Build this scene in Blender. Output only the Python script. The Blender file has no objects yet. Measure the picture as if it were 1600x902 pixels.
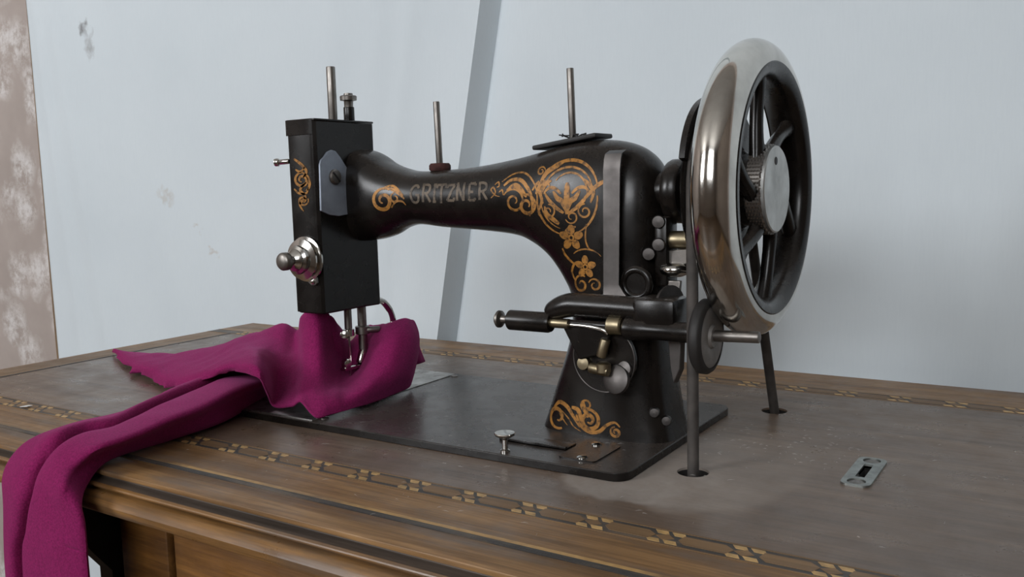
import bpy, bmesh, math, random
from mathutils import Vector, Matrix, noise
from mathutils.bvhtree import BVHTree
random.seed(7)
sc = bpy.context.scene
COL = sc.collection
pi = math.pi

# ------------------------------------------------------------------ camera
cam_data = bpy.data.cameras.new('camera')
cam = bpy.data.objects.new('camera', cam_data)
COL.objects.link(cam)
cam_data.sensor_width = 36.0
cam_data.lens = 1396.82 / 1600 * 36.0
cam_data.clip_start = 0.02
CAM_POS = Vector((0.21498, -0.43994, 0.16933))
yaw, pitch, roll = -0.57798466, 0.11648144, -0.02703621
d = Vector((math.sin(yaw) * math.cos(pitch), math.cos(yaw) * math.cos(pitch), -math.sin(pitch)))
r = Vector((math.cos(yaw), -math.sin(yaw), 0))
u = r.cross(d)
r2 = math.cos(roll) * r + math.sin(roll) * u
u2 = -math.sin(roll) * r + math.cos(roll) * u
cam.matrix_world = Matrix(((r2.x, u2.x, -d.x, CAM_POS.x), (r2.y, u2.y, -d.y, CAM_POS.y),
                           (r2.z, u2.z, -d.z, CAM_POS.z), (0, 0, 0, 1)))
sc.camera = cam

# ------------------------------------------------------------------ world, light, exposure
world = bpy.data.worlds.new('world')
sc.world = world
world.use_nodes = True
bg = world.node_tree.nodes['Background']
bg.inputs['Color'].default_value = (0.80, 0.90, 1.0, 1)
bg.inputs['Strength'].default_value = 0.6

def area(name, loc, target, sx, sy, power, color):
    l = bpy.data.lights.new(name, 'AREA')
    l.shape = 'RECTANGLE'
    l.size, l.size_y, l.energy, l.color = sx, sy, power, color
    o = bpy.data.objects.new(name, l)
    COL.objects.link(o)
    o.location = loc
    o.rotation_euler = (Vector(target) - Vector(loc)).to_track_quat('-Z', 'Y').to_euler()
    return o
# daylight standing in the two window openings of the room
area('window_daylight', (0.55, -2.66, 1.15), (0.55, 0, 1.0), 1.36, 1.06, 52, (0.95, 0.97, 1.0))
area('window_daylight', (-1.75, -2.66, 1.15), (-1.75, 0, 1.0), 0.96, 1.06, 84, (0.95, 0.97, 1.0))
sc.view_settings.view_transform = 'Standard'
sc.view_settings.look = 'None'
sc.view_settings.gamma = 1
sc.view_settings.use_curve_mapping = False
sc.view_settings.exposure = -0.10
sc.cycles.use_denoising = True

# ------------------------------------------------------------------ materials
class NT:
    def __init__(s, name):
        s.m = bpy.data.materials.new(name)
        s.m.use_nodes = True
        s.t = s.m.node_tree
        s.b = s.t.nodes['Principled BSDF']
    def n(s, typ, **kw):
        x = s.t.nodes.new(typ)
        for k, v in kw.items():
            if k in x.inputs.keys(): x.inputs[k].default_value = v
            else: setattr(x, k, v)
        return x
    def l(s, a, b): s.t.links.new(a, b)
    def coord(s, scale=(1, 1, 1), kind='Object', loc=(0, 0, 0), rot=(0, 0, 0)):
        tc = s.n('ShaderNodeTexCoord')
        mp = s.n('ShaderNodeMapping')
        mp.inputs['Scale'].default_value = scale
        mp.inputs['Location'].default_value = loc
        mp.inputs['Rotation'].default_value = rot
        s.l(tc.outputs[kind], mp.inputs['Vector'])
        return mp.outputs['Vector']
    def geo(s, scale=(1, 1, 1)):
        g = s.n('ShaderNodeNewGeometry')
        mp = s.n('ShaderNodeMapping')
        mp.inputs['Scale'].default_value = scale
        s.l(g.outputs['Position'], mp.inputs['Vector'])
        return mp.outputs['Vector']
    def noise(s, vec, scale, detail=4, rough=.55, dist=0):
        x = s.n('ShaderNodeTexNoise')
        x.inputs['Scale'].default_value = scale; x.inputs['Detail'].default_value = detail
        x.inputs['Roughness'].default_value = rough; x.inputs['Distortion'].default_value = dist
        s.l(vec, x.inputs['Vector'])
        return x.outputs['Fac']
    def ramp(s, fac, stops):
        x = s.n('ShaderNodeValToRGB')
        e = x.color_ramp.elements
        while len(e) < len(stops): e.new(.5)
        for i, (p, c) in enumerate(stops):
            e[i].position = p
            e[i].color = (c, c, c, 1) if isinstance(c, (int, float)) else (*c, 1)
        s.l(fac, x.inputs['Fac'])
        return x.outputs['Color']
    def mix(s, fac, a, b, mode='MIX'):
        x = s.n('ShaderNodeMix', data_type='RGBA', blend_type=mode)
        for sock, v in ((x.inputs[0], fac), (x.inputs[6], a), (x.inputs[7], b)):
            if isinstance(v, (int, float)): sock.default_value = v
            elif isinstance(v, tuple): sock.default_value = (*v, 1)
            else: s.l(v, sock)
        return x.outputs[2]
    def math(s, op, a, b=0.0, c=None):
        x = s.n('ShaderNodeMath', operation=op)
        for i, v in enumerate((a, b, c)):
            if v is None: continue
            if isinstance(v, (int, float)): x.inputs[i].default_value = v
            else: s.l(v, x.inputs[i])
        return x.outputs[0]
    def set(s, **kw):
        names = dict(base='Base Color', rough='Roughness', metal='Metallic', coat='Coat Weight', coat_rough='Coat Roughness',
                     spec='Specular IOR Level', sheen='Sheen Weight', sheen_rough='Sheen Roughness')
        for k, v in kw.items():
            sock = s.b.inputs[names[k]]
            if isinstance(v, tuple): sock.default_value = (*v, 1)
            elif isinstance(v, (int, float)): sock.default_value = v
            else: s.l(v, sock)
    def bump(s, h, strength=.3, dist=.001):
        x = s.n('ShaderNodeBump')
        x.inputs['Strength'].default_value = strength
        x.inputs['Distance'].default_value = dist
        s.l(h, x.inputs['Height'])
        s.l(x.outputs['Normal'], s.b.inputs['Normal'])

def enamel(name='black_enamel', film=0):
    m = NT(name)
    v = m.geo()
    n1 = m.noise(v, 60, 5); n2 = m.noise(v, 420, 3)
    base = m.mix(m.ramp(n1, [(.45, 0), (.75, .5)]), (.0066, .0052, .0044), (.015, .0115, .009))
    g = m.n('ShaderNodeNewGeometry')
    sx = m.n('ShaderNodeSeparateXYZ'); m.l(g.outputs['Normal'], sx.inputs[0])
    dust = m.math('MULTIPLY', m.ramp(sx.outputs['Z'], [(.35, 0), (1, .55)]), m.ramp(n2, [(.3, .35), (.8, 1)]))
    base = m.mix(dust, base, (.085, .070, .060))
    if film: base = m.mix(m.math('MULTIPLY', m.ramp(sx.outputs['Z'], [(.8, 0), (.98, 1)]), m.ramp(m.noise(v, 22, 6, .7), [(.3, film * .45), (.7, film)])), base, (.070, .057, .049))
    m.set(base=base, rough=m.ramp(n1, [(.2, .20), (.8, .34)]), spec=.34)
    return m.m
def metal(name, col, rough, var=.12, scale=90, spots=None, mt=1.0):
    m = NT(name)
    v = m.geo()
    n1 = m.noise(v, scale, 5)
    base = m.mix(m.ramp(n1, [(.35, 0), (.7, 1)]), tuple(c * .72 for c in col), col)
    if spots:
        base = m.mix(m.ramp(m.noise(v, scale * 2.1, 4), [(.55, 0), (.68, .8)]), base, spots)
    m.set(base=base, metal=mt, rough=m.ramp(n1, [(.25, min(1, rough + var)), (.75, rough)]))
    return m.m
def plain(name, col, rough=.5, var=.3, scale=40, bump=0, **kw):
    m = NT(name)
    n1 = m.noise(m.geo(), scale, 5)
    m.set(base=m.mix(m.ramp(n1, [(.3, 0), (.7, 1)]), tuple(c * (1 - var) for c in col), tuple(min(1, c * (1 + var)) for c in col)), rough=rough, **kw)
    if bump: m.bump(m.noise(m.geo(), scale * 6, 3), bump, .0006)
    return m.m
def string():
    m = NT('worn_light_string')
    k = m.ramp(m.noise(m.geo((7, 20, 20)), 1.3, 5, .7), [(.46, 0), (.58, 1)])
    c = m.mix(m.ramp(m.noise(m.geo(), 150, 3), [(.3, 0), (.7, 1)]), (.36, .21, .075), (.50, .31, .12))
    m.set(base=m.mix(k, c, (.20, .125, .065)), rough=.45)
    return m.m
def gold(name, col, amt):
    m = NT(name)
    n1 = m.noise(m.geo(), 330, 4, .65); n2 = m.noise(m.geo(), 90, 3)
    c = m.mix(m.ramp(n2, [(.35, 0), (.7, 1)]), tuple(k * .6 for k in col), col)
    c = m.mix(m.ramp(n1, [(.36, amt), (.52, 0)]), c, (.012, .009, .007))
    m.set(base=c, rough=.45, metal=.25)
    return m.m
def wood(name, dark, mid, light, along='x', rough=(.34, .6), scale=1.0, wear=None, patch=False, spec=.5):
    m = NT(name)
    st = dict(x=(5, 70, 70), y=(70, 5, 70), z=(70, 70, 5))[along]
    v = m.geo(tuple(c * scale for c in st))
    grain = m.noise(v, 1.0, 6, .62, .5)
    st2 = dict(x=(14, 420, 420), y=(420, 14, 420), z=(420, 420, 14))[along]
    fine = m.noise(m.geo(st2), 1.0, 3, .6)
    col = m.ramp(grain, [(.28, dark), (.5, mid), (.74, light)])
    col = m.mix(m.ramp(fine, [(.42, 0), (.62, .45)]), col, dark)
    blot = m.noise(m.geo(), 9, 4, .6)
    col = m.mix(m.ramp(blot, [(.4, 0), (.75, .55)]), col, tuple(c * .55 for c in mid))
    ro = m.mix(m.ramp(m.noise(m.geo(), 34, 5, .65), [(.3, 0), (.7, 1)]), (rough[0],) * 3, (rough[1],) * 3)
    if wear:
        w = m.ramp(m.noise(m.geo((12, 60, 60)), 1.0, 5, .65), [(.5, 0), (.66, .75)])
        col = m.mix(w, col, wear)
    if patch:
        # dull, dusty spot where the varnish has gone around the belt holes, with a wavy outline
        g = m.n('ShaderNodeNewGeometry')
        add = m.n('ShaderNodeVectorMath', operation='ADD')
        nz = m.n('ShaderNodeTexNoise'); nz.inputs['Scale'].default_value = 38; nz.inputs['Detail'].default_value = 5
        m.l(g.outputs['Position'], nz.inputs['Vector'])
        sc_ = m.n('ShaderNodeVectorMath', operation='MULTIPLY_ADD')
        m.l(nz.outputs['Color'], sc_.inputs[0]); sc_.inputs[1].default_value = (.026, .026, 0); sc_.inputs[2].default_value = (-.013, -.013, 0)
        m.l(g.outputs['Position'], add.inputs[0]); m.l(sc_.outputs[0], add.inputs[1])
        def blob(cx, cy, rx, ry):
            mp = m.n('ShaderNodeMapping', vector_type='TEXTURE')
            mp.inputs['Location'].default_value = (cx, cy, 0); mp.inputs['Scale'].default_value = (rx, ry, 1)
            m.l(add.outputs[0], mp.inputs['Vector'])
            ln = m.n('ShaderNodeVectorMath', operation='LENGTH'); m.l(mp.outputs[0], ln.inputs[0])
            return m.ramp(ln.outputs['Value'], [(.82, 1), (1.0, 0)])
        pa = m.math('MAXIMUM', blob(.040, .055, .052, .088), blob(.005, .002, .05, .030))
        sy = m.n('ShaderNodeSeparateXYZ'); m.l(add.outputs[0], sy.inputs[0])
        pa = m.math('MULTIPLY', pa, m.math('MULTIPLY', m.ramp(m.math('MULTIPLY', sy.outputs['Y'], 6.0), [(.12, 1), (.80, .15)]), m.ramp(m.math('MULTIPLY_ADD', sy.outputs['X'], 6.0, .3), [(.45, 1), (.85, .35)])))
        grime = m.noise(m.geo(), 55, 6, .7)
        col = m.mix(m.math('MULTIPLY', pa, m.ramp(grime, [(.3, .65), (.65, 1)])), col, (.35, .308, .272))
        ro = m.mix(pa, ro, (.72,) * 3)
        st_ = m.ramp(m.noise(m.geo(), 17, 5, .7, .2), [(.56, 0), (.78, .4)])
        col = m.mix(st_, col, (.05, .035, .028))
        film = m.ramp(m.noise(m.geo(), 16, 6, .7), [(.35, .05), (.7, .4)])
        col = m.mix(film, col, (.165, .138, .122))
    m.set(base=col, rough=ro, spec=spec)
    m.bump(m.math('ADD', fine, m.math('MULTIPLY', grain, .6)), .22, .0006)
    return m.m

M = dict(
    enamel=enamel(),
    bed=enamel('dusty_bed_enamel', .6),
    chrome=metal('polished_nickel', (.66, .64, .60), .10, .10, 70),
    rim=metal('worn_nickel_rim', (.70, .67, .62), .055, .12, 45, None),
    steel=metal('dull_steel', (.27, .25, .23), .33, .2, 120),
    greysteel=metal('grey_steel_strip', (.125, .115, .11), .42, .12, 90),
    bluesteel=metal('blued_plate', (.34, .385, .46), .42, .1, 60, mt=.25),
    brass=metal('yellowed_steel', (.33, .275, .18), .34, .15, 130),
    face=metal('wheel_face_steel', (.27, .255, .24), .5, .12, 90, mt=.6),
    dial=metal('pale_brushed_disc', (.60, .60, .58), .42, .12, 60),
    plate=metal('nickel_slide_plate', (.47, .46, .44), .28, .2, 60, (.16, .13, .11)),
    fitting=metal('tarnished_plate', (.40, .42, .40), .38, .15, 200),
    rubber=plain('black_rubber', (.012, .0105, .0098), .6, .3, 120),
    belt=plain('belt_leather', (.05, .043, .038), .7, .4, 90),
    felt=plain('red_brown_felt', (.055, .016, .013), .9, .4, 200, .4),
    gold=gold('gold_transfer', (.42, .185, .032), .8),
    letter=gold('faded_gold_letters', (.135, .10, .068), .8),
    iron=plain('black_cast_iron', (.012, .011, .010), .55, .3, 50),
    lint=plain('pale_lint', (.55, .53, .5), .9, .2, 50),
    paper=plain('white_paper', (.75, .75, .74), .8, .08, 50),
    field=wood('table_field_veneer', (.072, .043, .027), (.170, .112, .073), (.245, .165, .103), 'x', (.22, .44), patch=True),
    border=wood('border_veneer', (.080, .040, .015), (.265, .143, .056), (.42, .245, .105), 'x', (.32, .56), wear=(.15, .11, .082)),
    sideborder=wood('side_border_veneer', (.11, .065, .032), (.25, .15, .075), (.36, .22, .11), 'y', (.36, .6)),
    mould=wood('moulding_wood', (.075, .036, .013), (.285, .145, .048), (.45, .245, .09), 'x', (.24, .46), wear=(.13, .085, .055)),
    mouldy=wood('moulding_wood_side', (.10, .050, .018), (.30, .155, .054), (.44, .245, .092), 'y', (.26, .5)),
    ebony=wood('ebony_stringing', (.030, .027, .025), (.06, .053, .048), (.10, .088, .076), 'x', (.4, .6), wear=(.15, .11, .075)),
    string=string(),
    cove=wood('grimy_cove_wood', (.035, .027, .022), (.085, .066, .053), (.13, .10, .078), 'x', (.30, .5)),
    maple=plain('maple_inlay', (.46, .29, .115), .45, .4, 130),
    tan=wood('walnut_inlay', (.12, .068, .030), (.22, .13, .06), (.32, .19, .085), 'x', (.4, .6)),
    case=wood('drawer_case_wood', (.065, .026, .006), (.165, .070, .014), (.28, .125, .028), 'x', (.4, .6), scale=1.6),
    slab=wood('table_core', (.03, .018, .01), (.05, .03, .017), (.08, .05, .03), 'x', (.5, .7)),
    hole=plain('painted_hole_shade', (.010, .008, .007), .9, .2, 60),  # near-black table core colour; paints in the shade inside the belt holes
)
def cloth_mat(name, col, dark):
    m = NT(name)
    n1 = m.noise(m.geo(), 900, 2); n2 = m.noise(m.geo(), 60, 4)
    c = m.mix(m.ramp(n1, [(.35, 0), (.65, 1)]), dark, col)
    c = m.mix(m.ramp(n2, [(.35, 0), (.75, .35)]), c, tuple(x * .75 for x in col))
    m.set(base=c, rough=.95, sheen=.18, sheen_rough=.5, spec=.15)
    m.b.inputs['Sheen Tint'].default_value = (.9, .25, .6, 1)
    m.bump(n1, .35, .0008)
    return m.m
M['wool'] = cloth_mat('magenta_wool', (.25, .0125, .098), (.15, .0075, .060))

def sheet_mat():
    m = NT('white_cotton_sheet')
    v = m.geo()
    n1 = m.noise(v, 5, 4); n2 = m.noise(m.geo((700, 700, 60)), 1, 2)
    c = m.mix(m.ramp(n1, [(.3, 0), (.7, 1)]), (.585, .64, .672), (.625, .68, .71))
    c = m.mix(m.ramp(n2, [(.4, 0), (.7, .12)]), c, (.52, .57, .61))
    def spot(loc, rad, col, amt):
        nonlocal c
        g = m.n('ShaderNodeNewGeometry'); nz = m.n('ShaderNodeTexNoise'); nz.inputs['Scale'].default_value = 70
        m.l(g.outputs['Position'], nz.inputs['Vector'])
        ma = m.n('ShaderNodeVectorMath', operation='MULTIPLY_ADD'); m.l(nz.outputs['Color'], ma.inputs[0])
        ma.inputs[1].default_value = (.03, 0, .05); ma.inputs[2].default_value = (-.015, 0, -.025)
        ad = m.n('ShaderNodeVectorMath', operation='ADD'); m.l(g.outputs['Position'], ad.inputs[0]); m.l(ma.outputs[0], ad.inputs[1])
        mp = m.n('ShaderNodeMapping', vector_type='TEXTURE'); mp.inputs['Location'].default_value = loc
        mp.inputs['Scale'].default_value = (rad[0], 1, rad[1]); m.l(ad.outputs[0], mp.inputs['Vector'])
        ln = m.n('ShaderNodeVectorMath', operation='LENGTH'); m.l(mp.outputs[0], ln.inputs[0])
        c = m.mix(m.ramp(ln.outputs['Value'], [(.2, amt), (1, 0)]), c, col)
    Y = .385
    spot((-1.085, Y, .420), (.012, .016), (.16, .15, .15), .8)
    spot((-1.070, Y, .395), (.012, .026), (.25, .24, .24), .6)
    spot((-.912, Y, .166), (.018, .010), (.40, .33, .26), .35)
    spot((-.852, Y, .123), (.012, .006), (.42, .34, .26), .35)
    spot((-.8185, Y, .087), (.014, .007), (.42, .33, .25), .45)
    m.set(base=c, rough=.9, spec=.2)
    return m.m
M['sheet'] = sheet_mat()

def wallpaper_mat():
    m = NT('floral_wallpaper')
    v = m.geo((1, 1, 1))
    nz = m.n('ShaderNodeTexNoise'); nz.inputs['Scale'].default_value = 24; nz.inputs['Detail'].default_value = 5
    m.l(v, nz.inputs['Vector'])
    ma = m.n('ShaderNodeVectorMath', operation='MULTIPLY_ADD'); m.l(nz.outputs['Color'], ma.inputs[0])
    ma.inputs[1].default_value = (.05, .05, .05); ma.inputs[2].default_value = (-.025,) * 3
    ad = m.n('ShaderNodeVectorMath', operation='ADD'); m.l(v, ad.inputs[0]); m.l(ma.outputs[0], ad.inputs[1])
    vo = m.n('ShaderNodeTexVoronoi'); vo.inputs['Scale'].default_value = 12; m.l(ad.outputs[0], vo.inputs['Vector'])
    clump = m.ramp(vo.outputs['Distance'], [(.30, 1), (.58, 0)])
    det = m.ramp(m.noise(v, 48, 6, .75), [(.40, 0), (.60, 1)])
    fac = m.math('MULTIPLY', clump, det)
    base = m.mix(m.ramp(m.noise(v, 12, 3), [(.3, 0), (.7, 1)]), (.35, .298, .268), (.41, .352, .32))
    c = m.mix(m.math('MULTIPLY', fac, .8), base, (.66, .635, .62))
    m.set(base=c, rough=.85, spec=.25)
    return m.m
M['wallpaper'] = wallpaper_mat()
M['batten'] = plain('brown_batten', (.20, .135, .08), .6, .25, 30)
M['plaster'] = plain('room_plaster', (.27, .225, .19), .85, .08, 3)
M['ceiling'] = plain('ceiling_paint', (.55, .53, .50), .9, .05, 3)
M['floor'] = wood('floor_boards', (.05, .03, .018), (.10, .062, .035), (.16, .10, .06), 'x', (.4, .6), scale=.3)
M['frame'] = plain('window_frame_paint', (.5, .48, .45), .6, .1, 8)

# ------------------------------------------------------------------ helpers
ORG = {}
def tag(o, label=None, cat=None, group=None, kind=None):
    if label: o['label'] = label
    if cat: o['category'] = cat
    if group: o['group'] = group
    if kind: o['kind'] = kind
    return o
def thing(name, loc, label, cat, group=None):
    o = bpy.data.objects.new(name, None)
    o.empty_display_size = .05
    COL.objects.link(o); o.location = loc
    ORG[o.name] = Vector(loc)
    return tag(o, label, cat, group)

class MB:
    """collects world-space geometry for one mesh"""
    def __init__(s): s.v = []; s.f = []
    def add(s, V, F):
        k = len(s.v); s.v += [tuple(p) for p in V]; s.f += [tuple(i + k for i in f) for f in F]; return s
    def box(s, lo, hi, bev=0, rot=None, seg=2):
        bm = bmesh.new(); bmesh.ops.create_cube(bm, size=1)
        c = [(a + b) / 2 for a, b in zip(lo, hi)]; sz = [b - a for a, b in zip(lo, hi)]
        for q in bm.verts: q.co = Vector((q.co.x * sz[0], q.co.y * sz[1], q.co.z * sz[2]))
        if bev: bmesh.ops.bevel(bm, geom=bm.edges[:], offset=bev, segments=seg, profile=.5, affect='EDGES')
        bm.verts.index_update()
        V = []
        for q in bm.verts:
            p = q.co.copy()
            if rot: p = rot @ p
            V.append(p + Vector(c))
        F = [[q.index for q in f.verts] for f in bm.faces]; bm.free()
        return s.add(V, F)
    def lathe(s, prof, org, axis=(0, 0, 1), n=32, cap=True):
        a = Vector(axis).normalized(); q = a.to_track_quat('Z', 'Y').to_matrix()
        V, F = [], []; m = len(prof)
        for (rad, h) in prof:
            for i in range(n):
                t = 2 * pi * i / n
                V.append(Vector(org) + q @ Vector((rad * math.cos(t), rad * math.sin(t), h)))
        for j in range(m - 1):
            for i in range(n):
                k = (i + 1) % n
                F.append((j * n + i, j * n + k, (j + 1) * n + k, (j + 1) * n + i))
        if cap:
            F.append(tuple(reversed(range(n)))); F.append(tuple(range((m - 1) * n, m * n)))
        return s.add(V, F)
    def cyl(s, a, b, rad, n=20, bev=.0):
        a, b = Vector(a), Vector(b); L = (b - a).length
        bv = min(bev, rad * .45, L * .4)
        prof = [(rad, 0), (rad, L)] if not bv else [(rad - bv, 0), (rad - bv * .3, bv * .3), (rad, bv), (rad, L - bv), (rad - bv * .3, L - bv * .3), (rad - bv, L)]
        return s.lathe(prof, a, b - a, n)
    def torus(s, org, axis, R, rr, n=96, m=20, sq=1.0):
        a = Vector(axis).normalized(); q = a.to_track_quat('Z', 'Y').to_matrix(); V, F = [], []
        for i in range(n):
            t = 2 * pi * i / n
            for j in range(m):
                w = 2 * pi * j / m; rad = R + rr * math.cos(w)
                V.append(Vector(org) + q @ Vector((rad * math.cos(t), rad * math.sin(t), rr * sq * math.sin(w))))
        for i in range(n):
            for j in range(m):
                F.append((i * m + j, ((i + 1) % n) * m + j, ((i + 1) % n) * m + (j + 1) % m, i * m + (j + 1) % m))
        return s.add(V, F)
    def tube(s, path, rad, n=10, closed=False, flat=(1, 1)):
        P = [Vector(p) for p in path]; k = len(P); V, F = [], []
        rads = rad if isinstance(rad, (list, tuple)) else [rad] * k
        up = None
        for i in range(k):
            if closed: t = (P[(i + 1) % k] - P[i - 1]).normalized()
            else: t = (P[min(i + 1, k - 1)] - P[max(i - 1, 0)]).normalized()
            if up is None:
                up = Vector((0, 0, 1)) if abs(t.z) < .9 else Vector((1, 0, 0))
            nrm = (up - t * up.dot(t)).normalized(); up = nrm; bi = t.cross(nrm)
            for j in range(n):
                w = 2 * pi * j / n
                V.append(P[i] + (nrm * math.cos(w) * flat[0] + bi * math.sin(w) * flat[1]) * rads[i])
        for i in range(k if closed else k - 1):
            for j in range(n):
                a, b = i * n, ((i + 1) % k) * n
                F.append((a + j, a + (j + 1) % n, b + (j + 1) % n, b + j))
        if not closed:
            F.append(tuple(reversed(range(n)))); F.append(tuple(range((k - 1) * n, k * n)))
        return s.add(V, F)
    def prism(s, poly, fn0, fn1):
        """poly of 2D points; fn0/fn1 turn a 2D point into the two 3D faces"""
        n = len(poly)
        V = [fn0(*p) for p in poly] + [fn1(*p) for p in poly]
        F = [tuple(range(n)), tuple(reversed(range(n, 2 * n)))] + [(i, i + n, (i + 1) % n + n, (i + 1) % n) for i in range(n)]
        return s.add(V, F)
    def surf(s, grid):
        n, m = len(grid), len(grid[0]); V = [p for r_ in grid for p in r_]
        F = [(i * m + j, i * m + j + 1, (i + 1) * m + j + 1, (i + 1) * m + j) for i in range(n - 1) for j in range(m - 1)]
        return s.add(V, F)
    def build(s, name, mat, parent=None, ang=40, label=None, bevel=0):
        me = bpy.data.meshes.new(name)
        o_ = Vector((0, 0, 0)); p = parent
        while p is not None:
            o_ += p.location; p = p.parent
        me.from_pydata([tuple(Vector(q) - o_) for q in s.v], [], s.f)
        bm = bmesh.new(); bm.from_mesh(me)
        bmesh.ops.recalc_face_normals(bm, faces=bm.faces[:])
        bm.to_mesh(me); bm.free()
        for p_ in me.polygons: p_.use_smooth = True
        me.set_sharp_from_angle(angle=math.radians(ang))
        me.materials.append(mat)
        o = bpy.data.objects.new(name, me); COL.objects.link(o)
        if parent is not None: o.parent = parent
        if label: o['label'] = label
        if bevel:
            b = o.modifiers.new('bevel', 'BEVEL'); b.width = bevel; b.segments = 2; b.limit_method = 'ANGLE'; b.angle_limit = math.radians(50)
        return o
def catmull(P, sub):
    P = [Vector(p) for p in P]; out = []
    for i in range(len(P) - 1):
        a, b, c, e = P[max(i - 1, 0)], P[i], P[i + 1], P[min(i + 2, len(P) - 1)]
        for k in range(sub):
            t = k / sub
            out.append(.5 * ((2 * b) + (c - a) * t + (2 * a - 5 * b + 4 * c - e) * t * t + (3 * b - a - 3 * c + e) * t ** 3))
    out.append(P[-1]); return out
def flat_shape(loops, z0, z1, name, mat, parent=None, label=None, bevel=0):
    """flat plate with holes: 2D loops (first the outline), filled by a curve and extruded"""
    cu = bpy.data.curves.new(name, 'CURVE'); cu.dimensions = '2D'; cu.fill_mode = 'BOTH'; cu.extrude = (z1 - z0) / 2
    for L in loops:
        sp = cu.splines.new('POLY'); sp.points.add(len(L) - 1)
        for i, p in enumerate(L): sp.points[i].co = (p[0], p[1], 0, 1)
        sp.use_cyclic_u = True
    tmp = bpy.data.objects.new('tmp', cu); COL.objects.link(tmp)
    dg = bpy.context.evaluated_depsgraph_get(); dg.update()
    me = bpy.data.meshes.new_from_object(tmp.evaluated_get(dg))
    bpy.data.objects.remove(tmp); bpy.data.curves.remove(cu)
    mb = MB(); zc = (z0 + z1) / 2
    mb.add([(q.co.x, q.co.y, q.co.z + zc) for q in me.vertices], [tuple(p.vertices) for p in me.polygons])
    bpy.data.meshes.remove(me)
    bm = bmesh.new()
    o = mb.build(name, mat, parent, 30, label)
    bm.from_mesh(o.data); bmesh.ops.remove_doubles(bm, verts=bm.verts, dist=1e-6); bmesh.ops.recalc_face_normals(bm, faces=bm.faces[:]); bm.to_mesh(o.data); bm.free()
    o.data.set_sharp_from_angle(angle=math.radians(30))
    return o
def circle(cx, cy, rad, n=28): return [(cx + rad * math.cos(2 * pi * i / n), cy + rad * math.sin(2 * pi * i / n)) for i in range(n)]
def rrect(x0, y0, x1, y1, rad, n=5):
    out = []
    for cx, cy, a in ((x1 - rad, y1 - rad, 0), (x0 + rad, y1 - rad, pi / 2), (x0 + rad, y0 + rad, pi), (x1 - rad, y0 + rad, 1.5 * pi)):
        out += [(cx + rad * math.cos(a + pi / 2 * i / n), cy + rad * math.sin(a + pi / 2 * i / n)) for i in range(n + 1)]
    return out

# ------------------------------------------------------------------ room
FZ = -.76
def wall_box(name, lo, hi, mat): return tag(MB().box(lo, hi).build(name, mat), kind='structure')
wall_box('floor', (-3.2, -2.8, FZ - .05), (2.4, .5, FZ), M['floor'])
wall_box('ceiling', (-3.2, -2.8, 1.80), (2.4, .5, 1.85), M['ceiling'])
wall_box('wall_back', (-3.2, .408, FZ), (2.4, .5, 1.80), M['wallpaper'])
wall_box('wall_left', (-3.3, -2.8, FZ), (-3.2, .5, 1.80), M['wallpaper'])
wall_box('wall_right', (2.4, -2.8, FZ), (2.5, .5, 1.80), M['plaster'])
W_OPEN = [(-2.25, -1.25), (-.15, 1.25)]
wf = MB()
xs = [-3.2] + [q for w in W_OPEN for q in w] + [2.4]
for i in range(0, len(xs), 2): wf.box((xs[i], -2.8, FZ), (xs[i + 1], -2.7, 1.80))
for a, b in W_OPEN:
    wf.box((a, -2.8, FZ), (b, -2.7, .60)); wf.box((a, -2.8, 1.70), (b, -2.7, 1.80))
tag(wf.build('wall_front', M['plaster']), kind='structure')
for k, (a, b) in enumerate(W_OPEN):
    fr = MB(); t = .05
    fr.box((a, -2.64, .60), (a + t, -2.60, 1.70)); fr.box((b - t, -2.64, .60), (b, -2.60, 1.70))
    fr.box((a, -2.64, .60), (b, -2.60, .60 + t)); fr.box((a, -2.64, 1.70 - t), (b, -2.60, 1.70))
    n = 3
    for i in range(1, n): x = a + (b - a) * i / n; fr.box((x - .02, -2.64, .60), (x + .02, -2.60, 1.70))
    fr.box((a, -2.64, 1.28), (b, -2.60, 1.32))
    tag(fr.build('window_%d' % (k + 1), M['frame']), kind='structure')

# the white sheet hung on the wall behind the table
def sheet_y(x, z):
    f = -.4085 + (z + .007) * .200           # the deep slanting pleat
    s = x - f
    y = .381
    if s < -.011: y -= .010 * math.exp((s + .011) / .024)
    elif s < 0: y = .371 + .024 * (s + .011) / .011
    else: y += .014 * math.exp(-s / .022)
    for c, sl, w, a in ((-.53, .13, .025, .004), (-.60, .10, .03, .004), (-.50, .2, .016, .003), (-1.10, -.16, .03, .009), (-1.17, -.10, .02, .006), (-.95, .05, .05, .003), (.1, .02, .10, .003), (-.15, .05, .07, .003)):
        y -= a * math.exp(-((x - c - (z - .1) * sl) / w) ** 2)
    y += .003 * noise.noise(Vector((x * 4, z * 2, 3.1)))
    return min(y, .402)
grid = []
nz = 60
SL_ = [-.16 + .149 * i / 40 for i in range(40)] + [-.011 + .011 * i / 6 for i in range(6)] + [.12 * (i / 40) ** 1.6 for i in range(41)]
cols = [('a', i / 150) for i in range(150)] + [('s', v) for v in SL_] + [('b', (i + 1) / 120) for i in range(120)]
for kind, v in cols:
    col = []
    for j in range(nz + 1):
        z = -.56 + 1.9 * j / nz
        x0 = -1.232 - .006 * (z - .1); f = -.4085 + (z + .007) * .200
        x = x0 + (f - .16 - x0) * v if kind == 'a' else f + v if kind == 's' else f + .12 + (1.25 - f - .12) * v
        col.append((x, sheet_y(x, z), z))
    grid.append(col)
sh = MB().surf(grid).build('hanging_sheet', M['sheet'], None, 24)
tag(MB().box((-1.2440, .384, FZ), (-1.2345, .409, 1.80), .002).build('trim_1', M['batten']), kind='structure')
md = sh.modifiers.new('thick', 'SOLIDIFY'); md.thickness = .0015; md.offset = 1
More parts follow.
